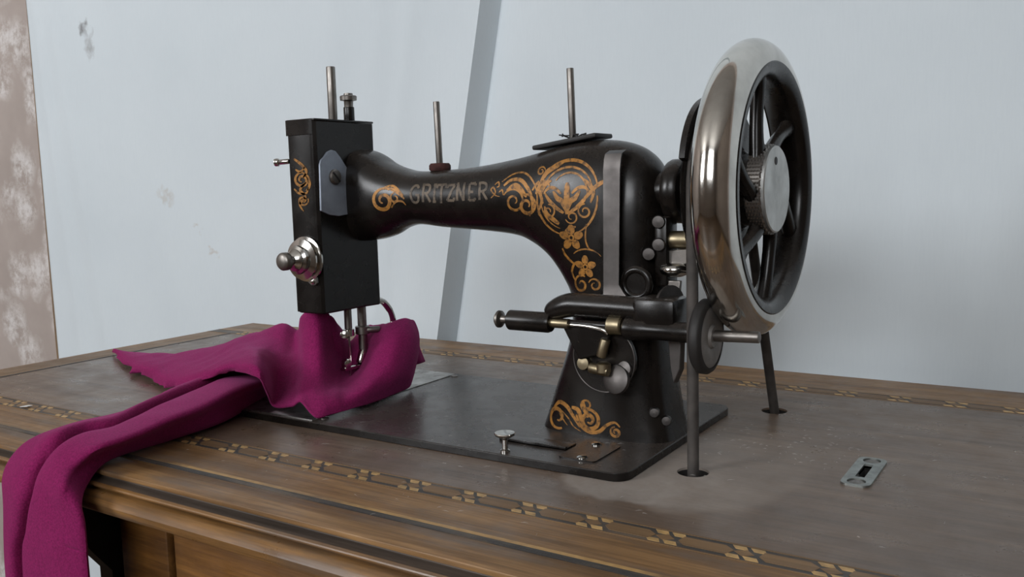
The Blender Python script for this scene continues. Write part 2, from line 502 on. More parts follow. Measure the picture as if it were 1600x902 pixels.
tag(sh, 'white cotton sheet hanging flat on the wall behind the table, with one slanting pleat', 'sheet')

# ------------------------------------------------------------------ the table
T = thing('sewing_table', (-.165, .1, FZ), 'worn brown wooden treadle table with moulded edge and inlaid bands, under the sewing machine', 'table')
TX0, TX1, TY0, TY1 = -.690, .36, -.130, .333
IX0, IX1, IY0, IY1 = -.648, .318, -.0505, .2630      # the field inside the inlaid bands
H1, H2 = (.0255, .0380), (.0255, .1960)
slot = [(.1085, .0705), (.1135, .0705), (.1135, .0955), (.1085, .0955)]
holes = [circle(*H1, .0092), circle(*H2, .0092)]
flat_shape([[(IX0, IY0), (IX1, IY0), (IX1, IY1), (IX0, IY1)]] + holes + [slot], -.0014, 0, 'field_panel', M['field'], T, 'dark worn veneer field with dull dusty patch')
flat_shape([[(TX0 + .004, TY0 + .004), (TX1 - .004, TY0 + .004), (TX1 - .004, TY1 - .004), (TX0 + .004, TY1 - .004)]] + holes + [slot], -.0200, -.0015, 'table_core', M['hole'], T)
# front border: boards between the two front bands, and the edge strip
MB().box((TX0, -.0985, -.0045), (TX1, -.0675, 0)).build('front_border', M['border'], T)
MB().box((TX0, -.1300, -.0032), (TX1, -.1055, 0), .0007).build('front_edge_strip', M['border'], T)
MB().box((TX0, -.1055, -.0045), (TX1, -.1037, .0002)).build('dark_string', M['ebony'], T, label='dark stained string of inlay')
MB().box((TX0, -.1037, -.0045), (TX1, -.1012, .0003)).build('dark_string', M['ebony'], T)
MB().box((TX0, -.1012, -.0045), (TX1, -.0985, .0004)).build('light_string', M['string'], T, label='light string of inlay')
MB().box((TX0, IY1 + .0170, -.0045), (TX1, TY1, 0)).build('rear_border', M['border'], T)
MB().box((TX0, IY0, -.0045), (IX0, IY1, 0)).build('side_border', M['sideborder'], T)
MB().box((IX1, IY0, -.0045), (TX1, IY1, 0)).build('side_border', M['sideborder'], T)
MB().box((IX0 - .004, IY0, -.0040), (IX0, IY1, .0003)).build('side_string', M['ebony'], T)
# inlaid bands (front and rear): ebony strings, long walnut lozenges, clusters of small maple pieces
def shared(name, mb, mat):
    o = mb.build(name, mat, T); return o
PER = .0385
def band(yc, W_, x_from, x_to, phase, first):
    h = W_ / 2
    MB().box((TX0, yc - h - .0015, -.0045), (TX1, yc + h + .0015, .0001)).build('band_ground', M['ebony'], T, label='dark ground of the inlaid band')
    MB().box((TX0, yc - h - .0017, -.004), (TX1, yc - h - .0007, .0003)).build('light_string', M['tan'], T)
    MB().box((TX0, yc + h + .0007, -.004), (TX1, yc + h + .0017, .0003)).build('light_string', M['tan'], T)
    q = h * .50; a = .0072
    k0 = math.ceil((x_from - phase) / PER)
    while phase + k0 * PER < x_to:
        cx = phase + k0 * PER; k0 += 1
        for (dx, dy, s_) in ((-.0040, .0051, 1), (.0046, .0051, 1), (-.0048, -.0051, 1), (.0038, -.0051, 1)):
            key = 'inlay_piece'
            if first.get(key) is None:
                v = [(-a / 2 + .0020, -.0018), (a / 2 + .0008, -.0018), (a / 2 - .0012, .0018), (-a / 2 - .0006, .0018)]
                o = MB().prism(v, lambda x, y: (x + T.location.x, y + T.location.y, -.001 + FZ), lambda x, y: (x + T.location.x, y + T.location.y, .00025 + FZ)).build(key, M['maple'], T)
                first[key] = o
            else:
                o = first[key].copy(); COL.objects.link(o); o.parent = T
            o.location = (cx + dx - T.location.x, yc + dy - T.location.y, -FZ)
        key = 'inlay_lozenge'
        if first.get(key) is None:
            L = PER / 2 - .0066
            v = [(-L, -.0008), (-L + .004, -h * .66), (L - .001, -h * .66), (L + .001, .0008), (L - .004, h * .66), (-L + .001, h * .66)]
            o = MB().prism(v, lambda x, y: (x + T.location.x, y + T.location.y, -.001 + FZ), lambda x, y: (x + T.location.x, y + T.location.y, .0003 + FZ)).build(key, M['tan'], T)
            first[key] = o
        else:
            o = first[key].copy(); COL.objects.link(o); o.parent = T
        o.location = (cx + PER / 2 - T.location.x, yc - T.location.y, -FZ)
        key = 'inlay_diamond'
        if first.get(key) is None:
            v = [(-.0050, .0004), (.0000, -.0036), (.0048, -.0004), (.0004, .0036)]
            o = MB().prism(v, lambda x, y: (x + T.location.x, y + T.location.y, -.001 + FZ), lambda x, y: (x + T.location.x, y + T.location.y, .0003 + FZ)).build(key, M['tan'], T)
            first[key] = o
        else:
            o = first[key].copy(); COL.objects.link(o); o.parent = T
        o.location = (cx - .0005 - T.location.x, yc - T.location.y, -FZ)
first = {}
band(-.0590, .0142, TX0 + .02, TX1 - .02, .0118, first)
band(.2715, .0142, TX0 + .02, TX1 - .02, .0203, first)
# edge moulding: small drop, cove, bead, groove and bullnose, swept round three sides and mitred
cove = [(-.0030, -.0032), (-.0026, -.0050), (.0002, -.0058), (.0050, -.0060), (.0062, -.0060), (.0062, -.0075), (-.0030, -.0075)]
prof = [(.0050, -.0056), (.0062, -.0056), (.0072, -.0060), (.0076, -.0067), (.0074, -.0075), (.0066, -.0080),
        (.0030, -.0083), (.0028, -.0100), (.0068, -.0100), (.0080, -.0101), (.0100, -.0106), (.0124, -.0124), (.0138, -.0150), (.0136, -.0180), (.0120, -.0205), (.0090, -.0220), (-.005, -.0222), (-.005, -.0080), (.0050, -.0080)]
def mould(name, a, b, out, mat, ma, mb_, prof=prof):
    """a->b edge line of the table top, out = outward unit vector; mitre signs at both ends"""
    a, b, out = Vector(a), Vector(b), Vector(out); t = (b - a).normalized(); n = len(prof); V = []
    for base, sg in ((a, ma), (b, mb_)):
        for (o_, z) in prof: V.append(base + out * o_ + t * (o_ * sg) + Vector((0, 0, z)))
    F = [(i, (i + 1) % n, (i + 1) % n + n, i + n) for i in range(n)] + [tuple(range(n)), tuple(reversed(range(n, 2 * n)))]
    return MB().add(V, F).build(name, mat, T, 30)
mould('front_moulding', (TX0, TY0, 0), (TX1, TY0, 0), (0, -1, 0), M['mould'], -1, 1)
mould('front_cove', (TX0, TY0, 0), (TX1, TY0, 0), (0, -1, 0), M['cove'], -1, 1, cove)
mould('side_cove', (TX0, TY1, 0), (TX0, TY0, 0), (-1, 0, 0), M['cove'], -1, 1, cove)
mould('side_cove', (TX1, TY0, 0), (TX1, TY1, 0), (1, 0, 0), M['cove'], -1, 1, cove)
mould('rear_cove', (TX1, TY1, 0), (TX0, TY1, 0), (0, 1, 0), M['cove'], -1, 1, cove)
mould('side_moulding', (TX0, TY1, 0), (TX0, TY0, 0), (-1, 0, 0), M['mouldy'], -1, 1)
mould('side_moulding', (TX1, TY0, 0), (TX1, TY1, 0), (1, 0, 0), M['mouldy'], -1, 1)
mould('rear_moulding', (TX1, TY1, 0), (TX0, TY1, 0), (0, 1, 0), M['mould'], -1, 1)
# drawer case below the top
cs = MB().box((-.304, -.112, -.20), (.30, .29, -.0222)); cs.build('drawer_case', M['case'], T)
for x0, x1 in ((-.298, -.250), (-.244, .018), (.024, .29)):
    dp = MB().box((x0, -.119, -.19), (x1, -.112, -.030), .002).build('drawer_front' if x1 - x0 > .1 else 'case_stile', M['case'], T)
    if x1 - x0 > .1:
        MB().lathe([(.004, 0), (.004, .008), (.010, .014), (.009, .020), (.003, .023)], ((x0 + x1) / 2, -.119, -.11), (0, -1, 0), 20).build('drawer_knob', M['case'], dp)
# cast-iron ends of the treadle stand
for lx in (-.328, .33):
    MB().prism([(-.112, FZ), (-.112, -.078), (-.123, -.063), (-.133, -.048), (-.138, -.0225), (-.060, -.0225), (-.080, -.06), (-.082, FZ)], lambda y, z: (lx - .007, y, z), lambda y, z: (lx + .007, y, z)).build('iron_leg', M['iron'], T)
    MB().box((lx - .007, .245, FZ), (lx + .007, .275, -.022), .003).build('iron_leg', M['iron'], T)
    MB().box((lx - .006, -.08, -.070), (lx + .006, .25, -.022), .003).build('iron_rail', M['iron'], T)
    MB().tube([(lx, -.09, -.70), (lx, .08, -.42), (lx, .25, -.08)], .010, 8).build('iron_brace', M['iron'], T)
    MB().tube([(lx, .25, -.70), (lx, .09, -.40), (lx, -.085, -.10)], .010, 8).build('iron_brace', M['iron'], T)
MB().box((-.328, .12, -.62), (.33, .15, -.60), .003).build('iron_stretcher', M['iron'], T)
# little nickel fitting let into the top
fit = flat_shape([rrect(.1030, .0555, .1190, .1100, .0050), slot, circle(.1110, .0622, .0050, 20), circle(.1110, .1035, .0050, 20)], -.002, .0012, 'belt_plate', M['fitting'], T, 'small pale metal plate with a slot, let into the table top')
for y in (.0622, .1035):
    MB().lathe([(.0049, -.001), (.0049, .0002), (.003, .0009), (.0006, .0011)], (.1110, y, 0), (0, 0, 1), 20).build('plate_screw', M['steel'], fit)
# ------------------------------------------------------------------ the sewing machine
S = thing('sewing_machine', (-.185, .089, 0), 'old black enamelled sewing machine with gold ornament and large nickel handwheel', 'sewing machine')
AY = .088                                   # axis of arm and wheel
BED = .0052
bed = flat_shape([rrect(-.372, 0, 0, .178, .010)], 0, BED, 'bed', M['bed'], S)
bv = bed.modifiers.new('bevel', 'BEVEL'); bv.width = .0012; bv.segments = 2; bv.limit_method = 'ANGLE'; bv.angle_limit = math.radians(60)
slide = flat_shape([rrect(-.368, .003, -.2475, .175, .002)], BED - .001, BED + .0006, 'slide_plate', M['plate'], S, 'pale nickel slide plate')
flat_shape([rrect(-.318, .066, -.2485, .100, .003)], BED, BED + .0010, 'needle_plate', M['plate'], S)
for p in ((-.2435, .168), (-.2440, .012)):
    MB().lathe([(.003, 0), (.003, .0006), (.002, .0010)], (p[0], p[1], BED), n=14).build('bed_screw', M['steel'], S)
# thumb screw at the front edge, low guide bar and small plate with two screws
ts = MB().lathe([(.0030, 0), (.0030, .0014), (.0018, .0022), (.0018, .0080), (.0034, .0092), (.0062, .0108), (.0066, .0118), (.0062, .0124), (.0035, .0118), (.0004, .0114)], (-.0835, .0050, BED), n=28).build('thumb_screw', M['chrome'], S, label='small bright thumb screw standing on the bed')
gb = MB().box((-.101, .0245, BED), (-.052, .0385, BED + .0012), .0004)
gb.box((-.101, .0245, BED), (-.052, .0268, BED + .0022), .0004)
gb.build('guide_bar', M['bed'], S)
pl = flat_shape([rrect(-.0500, .0110, -.0250, .0480, .003)], BED, BED + .0008, 'cover_plate', M['bed'], S)
for p in ((-.0400, .0430), (-.0350, .0150)):
    MB().lathe([(.0034, 0), (.0034, .0008), (.0022, .0016), (.0003, .0017)], (p[0], p[1], BED + .0006), n=16).build('plate_screw', M['chrome'], pl)

# ---- arm and column: one lofted casting.  Stations: upper/outer point, lower/inner point (x, z), half depth, squareness
ST = [
 ((-.2720, .2000), (-.2720, .1280), .0255, 3.2), ((-.2600, .1985), (-.2600, .1282), .0250, 3.1), ((-.2500, .1950), (-.2490, .1295), .0245, 2.8),
 ((-.2380, .1885), (-.2370, .1325), .0235, 2.5), ((-.2240, .1837), (-.2240, .1382), .0220, 2.3),
 ((-.2080, .1806), (-.2080, .1410), .0210, 2.2), ((-.1850, .1806), (-.1850, .1390), .0210, 2.2), ((-.1500, .1826), (-.1500, .1368), .0220, 2.2),
 ((-.1186, .1868), (-.1200, .1335), .0245, 2.2), ((-.1000, .1903), (-.1040, .1275), .0260, 2.3), ((-.0780, .1945), (-.0920, .1190), .0275, 2.4),
 ((-.0560, .1962), (-.0845, .1095), .0280, 2.4), ((-.0370, .1940), (-.0800, .1015), .0280, 2.4), ((-.0220, .1868), (-.0770, .0950), .0280, 2.4),
 ((-.0130, .1740), (-.0755, .0880), .0280, 2.4), ((-.0100, .1520), (-.0752, .0800), .0275, 2.5), ((-.0095, .1240), (-.0760, .0715), .0270, 2.5),
 ((-.0095, .0950), (-.0785, .0610), .0265, 2.6), ((-.0090, .0680), (-.0830, .0470), .0265, 2.8), ((-.0070, .0400), (-.0885, .0310), .0270, 3.0),
 ((-.0040, .0180), (-.0935, .0160), .0280, 3.2), ((-.0010, .0044), (-.0975, .0044), .0290, 3.4)]
up_ = catmull([(a[0], 0, a[1]) for a, b, c, e in ST], 6); lo_ = catmull([(b[0], 0, b[1]) for a, b, c, e in ST], 6)
dp_ = catmull([(c, e, 0) for a, b, c, e in ST], 6)
NS = 56; V, F = [], []
for U_, L_, D_ in zip(up_, lo_, dp_):
    cen = (U_ + L_) / 2; half = (U_ - L_) / 2; e = 2 / D_.y
    for j in range(NS):
        t = 2 * pi * j / NS; c, s_ = math.cos(t), math.sin(t)
        a = math.copysign(abs(c) ** e, c); b = math.copysign(abs(s_) ** e, s_)
        V.append(cen + half * a + Vector((0, AY + D_.x * b, 0)))
k = len(up_)
for i in range(k - 1):
    for j in range(NS): F.append((i * NS + j, i * NS + (j + 1) % NS, (i + 1) * NS + (j + 1) % NS, (i + 1) * NS + j))
F += [tuple(range(NS)), tuple(range((k - 1) * NS, k * NS))]
arm = MB().add(V, F).build('arm', M['enamel'], S, 60)
BV = BVHTree.FromPolygons([tuple(v) for v in V], F)
def skin(x, z, off=.00025, y0=-.3):
    h = BV.ray_cast(Vector((x, y0, z)), Vector((0, 1, 0)))
    if h[0] is None: return None
    n = h[1] if h[1].y < 0 else -h[1]
    return h[0] + n * off

def ribbon(mb, pts, w, cx, cz, kx=.00048, kz=.00044, sub=5, taper=True, surf=skin, sh=0.0):
    """a flat painted stroke laid on the casting; pts in drawing units around the centre (cx, cz)"""
    P = catmull([(p[0], p[1], 0) for p in pts], sub) if sub > 1 else [Vector((p[0], p[1], 0)) for p in pts]
    n = len(P); prev = None
    for i in range(n):
        t = (P[min(i + 1, n - 1)] - P[max(i - 1, 0)])
        if t.length == 0: continue
        t.normalize(); nn = Vector((-t.y, t.x, 0))
        f = i / (n - 1)
        ww = w * (.25 + .75 * math.sin(pi * min(1, f * .85 + .12))) if taper else w
        row = []
        for sgn in (-.5, 0, .5):
            q = P[i] + nn * ww * sgn
            row.append(surf(cx + q.x * kx, cz + q.y * kz + q.x * kx * sh))
        if None in row: prev = None; continue
        if prev:
            for a in (0, 1): mb.add([prev[a], prev[a + 1], row[a + 1], row[a]], [(0, 1, 2, 3)])
        prev = row
def spiral(x, y, r0, r1, a0, turns, n=18):
    return [(x + (r0 + (r1 - r0) * i / n) * math.cos(math.radians(a0 + 360 * turns * i / n)), y + (r0 + (r1 - r0) * i / n) * math.sin(math.radians(a0 + 360 * turns * i / n))) for i in range(n + 1)]
def arc(x, y, rx, a0, a1, ry=None, n=10):
    ry = ry or rx
    return [(x + rx * math.cos(math.radians(a0 + (a1 - a0) * i / n)), y + ry * math.sin(math.radians(a0 + (a1 - a0) * i / n))) for i in range(n + 1)]
def flower(mb, x, y, R, cx, cz):
    for i in range(5):
        a = 90 + 72 * i; ca, sa = math.cos(math.radians(a)), math.sin(math.radians(a))
        ribbon(mb, [(x + ca * R * .28, y + sa * R * .28), (x + ca * R * .62, y + sa * R * .62), (x + ca * R, y + sa * R)], R * .62, cx, cz)
    ribbon(mb, arc(x, y, R * .2, 0, 360), R * .14, cx, cz, taper=False)

# lettering on the arm: GRITZNER, drawn as strokes
GL = {
 'G': [[(15, 23), (11, 27.5), (5, 26), (1.5, 18), (1.5, 10), (5, 2), (11, 0), (15, 4), (15, 12)], [(9.5, 12), (17, 12)]],
 'R': [[(3, 0), (3, 28)], [(0.5, 28), (9, 28), (14, 25), (14, 18), (9, 14.5), (3, 14.5)], [(8, 14.5), (16, 0)]],
 'I': [[(4, 0), (4, 28)], [(1, 28), (7, 28)], [(1, 0), (7, 0)]],
 'T': [[(8, -3), (8, 28)], [(0, 27.5), (16, 28)], [(0, 28), (0, 22)], [(16, 28), (16, 22)]],
 'Z': [[(1, 27), (13, 27)], [(13, 27), (1, 1)], [(1, 1), (13, 1)], [(1, 27), (1, 22)], [(13, 1), (13, 6)]],
 'N': [[(2, 0), (2, 28)], [(2, 28), (13, 0)], [(13, 0), (13, 28)], [(0, 28), (4, 28)], [(11, 28), (15, 28)]],
 'E': [[(2, 0), (2, 28)], [(2, 28), (12, 28)], [(2, 14), (9, 14)], [(2, 0), (12, 0)], [(12, 28), (12, 24)], [(12, 0), (12, 4)]],
}
lt = MB()
for ch, x0, wd, h in (('G', -.2019, 17, 1.0), ('R', -.1915, 16, 1.0), ('I', -.1816, 7, .97), ('T', -.1775, 16, .95), ('Z', -.1684, 14, .93), ('N', -.1600, 15, .95), ('E', -.1493, 12, .93), ('R', -.1407, 16, .93)):
    for st in GL[ch]:
        curved = len(st) > 3
        if not curved:
            a, b = st; st = [(a[0] + (b[0] - a[0]) * i / 6, a[1] + (b[1] - a[1]) * i / 6) for i in range(7)]
        zb = .1578 + (x0 + .2019) * .020
        ribbon(lt, [(p[0], p[1] * h) for p in st], 4.0, x0, zb, .00052, .00044, 3 if curved else 1, False)
lt.build('lettering', M['letter'], arm, 60, 'faded gold maker name lettering')

og = MB()
# scroll near the head
c = (-.2255, .1605)
ribbon(og, spiral(-2, -2, 21, 4, 60, 1.55, 30), 6.5, *c)
ribbon(og, [(8, 18), (20, 14), (30, 8), (38, 0)], 6, *c)
ribbon(og, [(0, 20), (14, 22), (26, 15), (36, 6)], 4, *c)
ribbon(og, [(12, -14), (22, -4), (34, -4), (40, -10)], 3.5, *c)
ribbon(og, spiral(20, 2, 9, 3, 100, 1.0, 12), 3.4, *c)
# little flourish after the name
c = (-.1250, .1655)
for pts in ([(-8, -12), (0, -4), (-4, 4), (-8, 0), (0, -8), (8, -10)], [(-2, 8), (4, 12), (6, 6), (2, 4)], [(6, -4), (12, 0), (14, -8)]):
    ribbon(og, pts, 2.6, *c)
# twin spirals
c = (-.1075, .1612)
ribbon(og, spiral(-4, -8, 20, 3, 150, -1.6, 30), 4, *c)
ribbon(og, spiral(18, -14, 17, 4, 110, -1.4, 26), 5.5, *c)
ribbon(og, [(-22, 16), (-10, 24), (6, 24), (18, 14), (26, 0), (28, -18), (22, -30)], 6, *c)
ribbon(og, [(-26, 22), (-8, 33), (12, 34), (28, 22), (36, 4), (34, -16)], 3, *c)
ribbon(og, [(-16, 8), (-2, 16), (10, 8), (18, -2)], 8, *c)
ribbon(og, [(28, 8), (38, 20), (40, 6), (44, -8), (38, -24), (44, -34)], 5, *c)
ribbon(og, spiral(40, 36, 7, 2, 0, 1.3, 14), 3, *c)
og.build('ornament', M['gold'], arm, 60, 'gold scrolls along the arm')
oc = MB()
c = (-.0680, .1605)
ribbon(oc, arc(2, 6, 44, 178, 8, 46, 16), 5, *c)
ribbon(oc, arc(2, 4, 37, 165, 15, 38, 16), 3.5, *c)
ribbon(oc, arc(4, 4, 27, 140, -10, 30, 14), 3, *c)
ribbon(oc, arc(0, -4, 46, 175, 262, 52, 14), 3.5, *c)
ribbon(oc, arc(0, -4, 40, 185, 255, 44, 14), 2.2, *c)
ribbon(oc, arc(4, -4, 42, 5, -75, 50, 14), 3.5, *c)
for k_ in (-1, 1):
    ribbon(oc, [(1, -22), (k_ * 6, -8), (k_ * 14, -2), (k_ * 20, 8)], 8, *c)
    ribbon(oc, [(k_ * 4, -24), (k_ * 16, -16), (k_ * 26, -6), (k_ * 34, 6)], 6, *c)
    ribbon(oc, [(k_ * 8, 4), (k_ * 18, 12), (k_ * 28, 12), (k_ * 36, 4)], 5, *c)
    ribbon(oc, spiral(k_ * 28, -22, 11, 3, 90, k_ * 1.3, 16), 3, *c)
    ribbon(oc, [(k_ * 24, 24), (k_ * 34, 16), (k_ * 40, 4), (k_ * 36, -10)], 6, *c)
ribbon(oc, [(1, -26), (1, -6), (1, 12), (1, 20)], 9, *c)
ribbon(oc, [(-40, 22), (-32, 36), (-18, 44), (-8, 50)], 8, *c)
ribbon(oc, [(-48, 4), (-42, 16), (-34, 22), (-26, 16)], 6, *c)
ribbon(oc, [(30, -2), (42, 12), (54, 20), (58, 18)], 6, *c)
ribbon(oc, [(-12, -40), (-20, -34), (-30, -26), (-34, -14)], 7, *c)
ribbon(oc, [(-6, -58), (0, -50), (6, -46), (14, -44)], 6, *c)
ribbon(oc, spiral(8, -30, 10, 3, 200, 1.2, 14), 2.6, *c)
flower(oc, 6, -60, 19, *c)
ribbon(oc, [(-10, -76), (-6, -86), (4, -96), (10, -98)], 4, *c)
ribbon(oc, [(30, -40), (28, -60), (32, -74), (42, -80)], 2.6, *c)
c = (-.0555, .1155)
flower(oc, 0, 0, 17, *c)
ribbon(oc, spiral(-8, -26, 14, 3, 60, 1.3, 18), 4, *c)
ribbon(oc, arc(2, 6, 26, 140, 30, 20, 10), 2.4, *c)
ribbon(oc, [(-20, -20), (-24, -8), (-18, 4), (-10, 8)], 4, *c)
ribbon(oc, spiral(14, -26, 10, 3, 160, -1.2, 14), 3.2, *c)
oc.build('ornament', M['gold'], arm, 60, 'gold cartouche with flowers on the column shoulder')
ob = MB()
c = (-.0570, .0165)
ribbon(ob, spiral(6, -2, 17, 3, 120, -1.7, 30), 6.5, *c)
ribbon(ob, [(-14, 4), (-6, -12), (8, -19), (22, -16), (32, -6), (44, 0), (52, -6)], 5.5, *c)
ribbon(ob, spiral(46, -14, 8, 2, 100, 1.4, 16), 4.2, *c)
ribbon(ob, spiral(-46, -4, 18, 5, -60, -1.1, 22), 6, *c)
ribbon(ob, [(-54, 8), (-44, 18), (-30, 14), (-18, 0), (-8, -14)], 6.5, *c)
ribbon(ob, [(-38, 6), (-26, -4), (-18, -14), (-6, -20)], 2.2, *c)
ribbon(ob, [(-44, 2), (-34, -8), (-28, -14)], 2, *c)
ribbon(ob, [(-22, 14), (-12, 12), (-8, 4), (-6, -6)], 7, *c)
ribbon(ob, spiral(2, 20, 10, 3, -120, -1.0, 14), 3, *c)
ribbon(ob, [(-4, 26), (-2, 16), (2, 8), (4, 2)], 7, *c)
ob.build('ornament', M['gold'], arm, 60, 'gold scroll at the foot of the column')

# ---- head
hp = [(-.2880, .0345), (-.2640, .0345), (-.2620, .0365), (-.2622, .0790), (-.2600, .0955), (-.2640, .0985), (-.2880, .0985)]
hb = MB().prism(hp, lambda x, y: (x, y, .0765), lambda x, y: (x, y, .2195))
head = hb.build('head', M['enamel'], S, 30, bevel=.0012)
fp = MB()
fp.prism([(-.2915, .0345), (-.2880, .0330), (-.2660, .0330), (-.2640, .0345), (-.2640, .0350), (-.2915, .0350)], lambda x, y: (x, y, .2090), lambda x, y: (x, y, .2205))
fp.prism([(-.2895, .0345), (-.2880, .0335), (-.2665, .0335), (-.2645, .0345), (-.2645, .0352), (-.2895, .0352)], lambda x, y: (x, y, .0775), lambda x, y: (x, y, .2195))
face = fp.build('face_plate', M['enamel'], head, 30, bevel=.0006)
MB().box((-.2890, .0345, .2190), (-.2615, .0985, .2207), .0008).build('head_top', M['enamel'], head)
def front(x, z): return Vector((x, .0331, z)) if -.2885 < x < -.2655 else None
oh = MB()
c = (-.2770, .1745)
for pts, w in ((spiral(2, 4, 13, 3, 80, 1.5, 20), 5), ([(-10, 40), (2, 30), (10, 18), (4, 8)], 5), ([(8, 0), (-2, -12), (6, -24), (-4, -36), (2, -48)], 5), (spiral(2, -30, 9, 3, 20, -1.3, 16), 3.5), ([(-12, -10), (-4, -18), (8, -18), (12, -8)], 4), ([(-8, 22), (0, 18), (8, 26)], 4), ([(4, 16), (12, 8), (14, -6), (8, -14)], 5)):
    ribbon(oh, pts, w, *c, kx=.00062, surf=front)
oh.build('ornament', M['gold'], head, 60, 'gold scroll on the end plate')
sc_ = MB().cyl((-.2890, .0340, .1905), (-.2965, .0300, .1900), .0020, 12, .0006); sc_.cyl((-.2955, .0305, .1901), (-.2990, .0285, .1898), .0030, 12, .001)
sc_.build('thumb_screw', M['chrome'], head)
# pale plate with slotted screw on the head's side
bp_ = [(.0362, .1535), (.0450, .1500), (.0545, .1488), (.0640, .1496), (.0712, .1528), (.0722, .1650), (.0716, .1730), (.0690, .1800), (.0640, .1865), (.0590, .1925), (.0540, .1972), (.0500, .1980), (.0455, .1965), (.0415, .1925), (.0385, .1905), (.0370, .1870)]
cp = MB().prism(bp_, lambda y, z: (-.2625, y, z), lambda y, z: (-.2606, y, z)).build('thread_plate', M['bluesteel'], head, 30, 'bluish steel plate with rounded foot and slotted screw', .0004)
sw = MB().lathe([(.0058, 0), (.0058, .0012), (.0048, .0022), (.0002, .0024)], (-.2607, .0515, .1780), (1, 0, 0), 24); sw.build('plate_screw', M['steel'], cp)
MB().box((-.00475, -.0006, -.0003), (.00475, .0006, .0005)).v
slot_ = MB().box((-.2587, .0466, .1774), (-.2580, .0564, .1786), 0, Matrix.Rotation(math.radians(-45), 3, 'X')); slot_.build('screw_slot', M['rubber'], cp)
# tension discs and thumb nut on the end plate
TN = (-.2745, .0332, .1180)
td = MB().lathe([(.0145, 0), (.0168, .0008), (.0168, .0022), (.0120, .0036), (.0120, .0042), (.0150, .0050), (.0150, .0062), (.0100, .0080), (.0098, .0092), (.0108, .0098), (.0104, .0112), (.0082, .0124), (.0082, .0134), (.0060, .0156), (.0036, .0170), (.0032, .0195)], TN, (0, -1, 0), 40).build('tension_assembly', M['chrome'], head, 30, 'nickel thread tension discs with thumb nut')
tn = MB().lathe([(.0032, .0), (.0060, .0006), (.0066, .0016), (.0066, .0052), (.0058, .0064), (.0038, .0072), (.0005, .0074)], (TN[0], TN[1] - .0190, TN[2]), (0, -1, 0), 24); tn.build('thumb_nut', M['steel'], td)
tb = MB().prism([(-.2790, .1065), (-.2650, .1065), (-.2645, .1005), (-.2665, .0985), (-.2705, .0985), (-.2740, .1010)], lambda x, z: (x, .0335, z), lambda x, z: (x, .0315, z)).build('tension_bracket', M['steel'], head, bevel=.0004)
MB().lathe([(.0022, 0), (.0022, .001), (.001, .0016)], (-.2683, .0315, .1015), (0, -1, 0), 14).build('bracket_screw', M['chrome'], tb)
# pins on top of the head
MB().cyl((-.275, .0678, .2200), (-.2750, .0678, .2613), .0034, 18, .0006).build('thread_pin', M['steel'], head)
ps = MB().cyl((-.275, .0857, .2200), (-.275, .0857, .2322), .0042, 18, .0006); ps.build('pressure_sleeve', M['enamel'], head)
pk = MB().lathe([(.0034, 0), (.0036, .0045), (.0040, .0050), (.0064, .0054), (.0066, .0084), (.0060, .0090), (.0036, .0094), (.0034, .0108), (.0004, .0112)], (-.275, .0857, .2318), n=24); pk.build('pressure_screw', M['steel'], head)
# needle bar, presser bar, foot and lifter
MB().cyl((-.2760, .0745, .0790), (-.2760, .0745, .0560), .0030, 16).build('needle_bar', M['steel'], head)
nc = MB().lathe([(.0028, 0), (.0046, .0006), (.0046, .0056), (.0028, .0064)], (-.276, .0745, .0530), n=20); nc.cyl((-.2765, .0745, .0560), (-.2700, .0640, .0560), .0022, 12, .0005)
nc.lathe([(.0036, 0), (.0036, .0022), (.0018, .0030)], (-.2700, .0640, .0560), (.52, -.85, 0), 16); nc.build('needle_clamp', M['chrome'], head)
MB().cyl((-.2760, .0745, .0540), (-.2760, .0745, .0150), .0009, 8).build('needle', M['chrome'], head)
MB().cyl((-.2760, .0905, .0790), (-.2760, .0905, .0330), .0036, 16).build('presser_bar', M['steel'], head)
pc = MB().lathe([(.0036, 0), (.0058, .0008), (.0058, .0066), (.0036, .0074)], (-.276, .0905, .0520), n=20); pc.cyl((-.2735, .0900, .0558), (-.2650, .0990, .0558), .0026, 12, .0006); pc.build('presser_clamp', M['steel'], head)
pf = MB().cyl((-.276, .0905, .0400), (-.276, .0860, .0290), .0034, 14, .0006)
pf.box((-.2790, .0660, .0262), (-.2730, .0890, .0290), .0008); pf.cyl((-.2760, .0700, .0330), (-.2700, .0660, .0330), .0030, 14, .0008); pf.cyl((-.2760, .0700, .0280), (-.2760, .0700, .0350), .0036, 14, .0008)
pf.build('presser_foot', M['chrome'], head)
lf = catmull([(-.2680, .0960, .0800), (-.2680, .1070, .0772), (-.2680, .1160, .0680), (-.2680, .1190, .0590), (-.2680, .1155, .0548)], 6)
ll = MB().tube(lf, [.0030] * 12 + [.0026] * (len(lf) - 12), 10, flat=(.8, 1.1)); ll.lathe([(.0034, -.003), (.0042, 0), (.0034, .003)], lf[-1], (1, 0, 0), 14); ll.build('presser_lifter', M['chrome'], head)

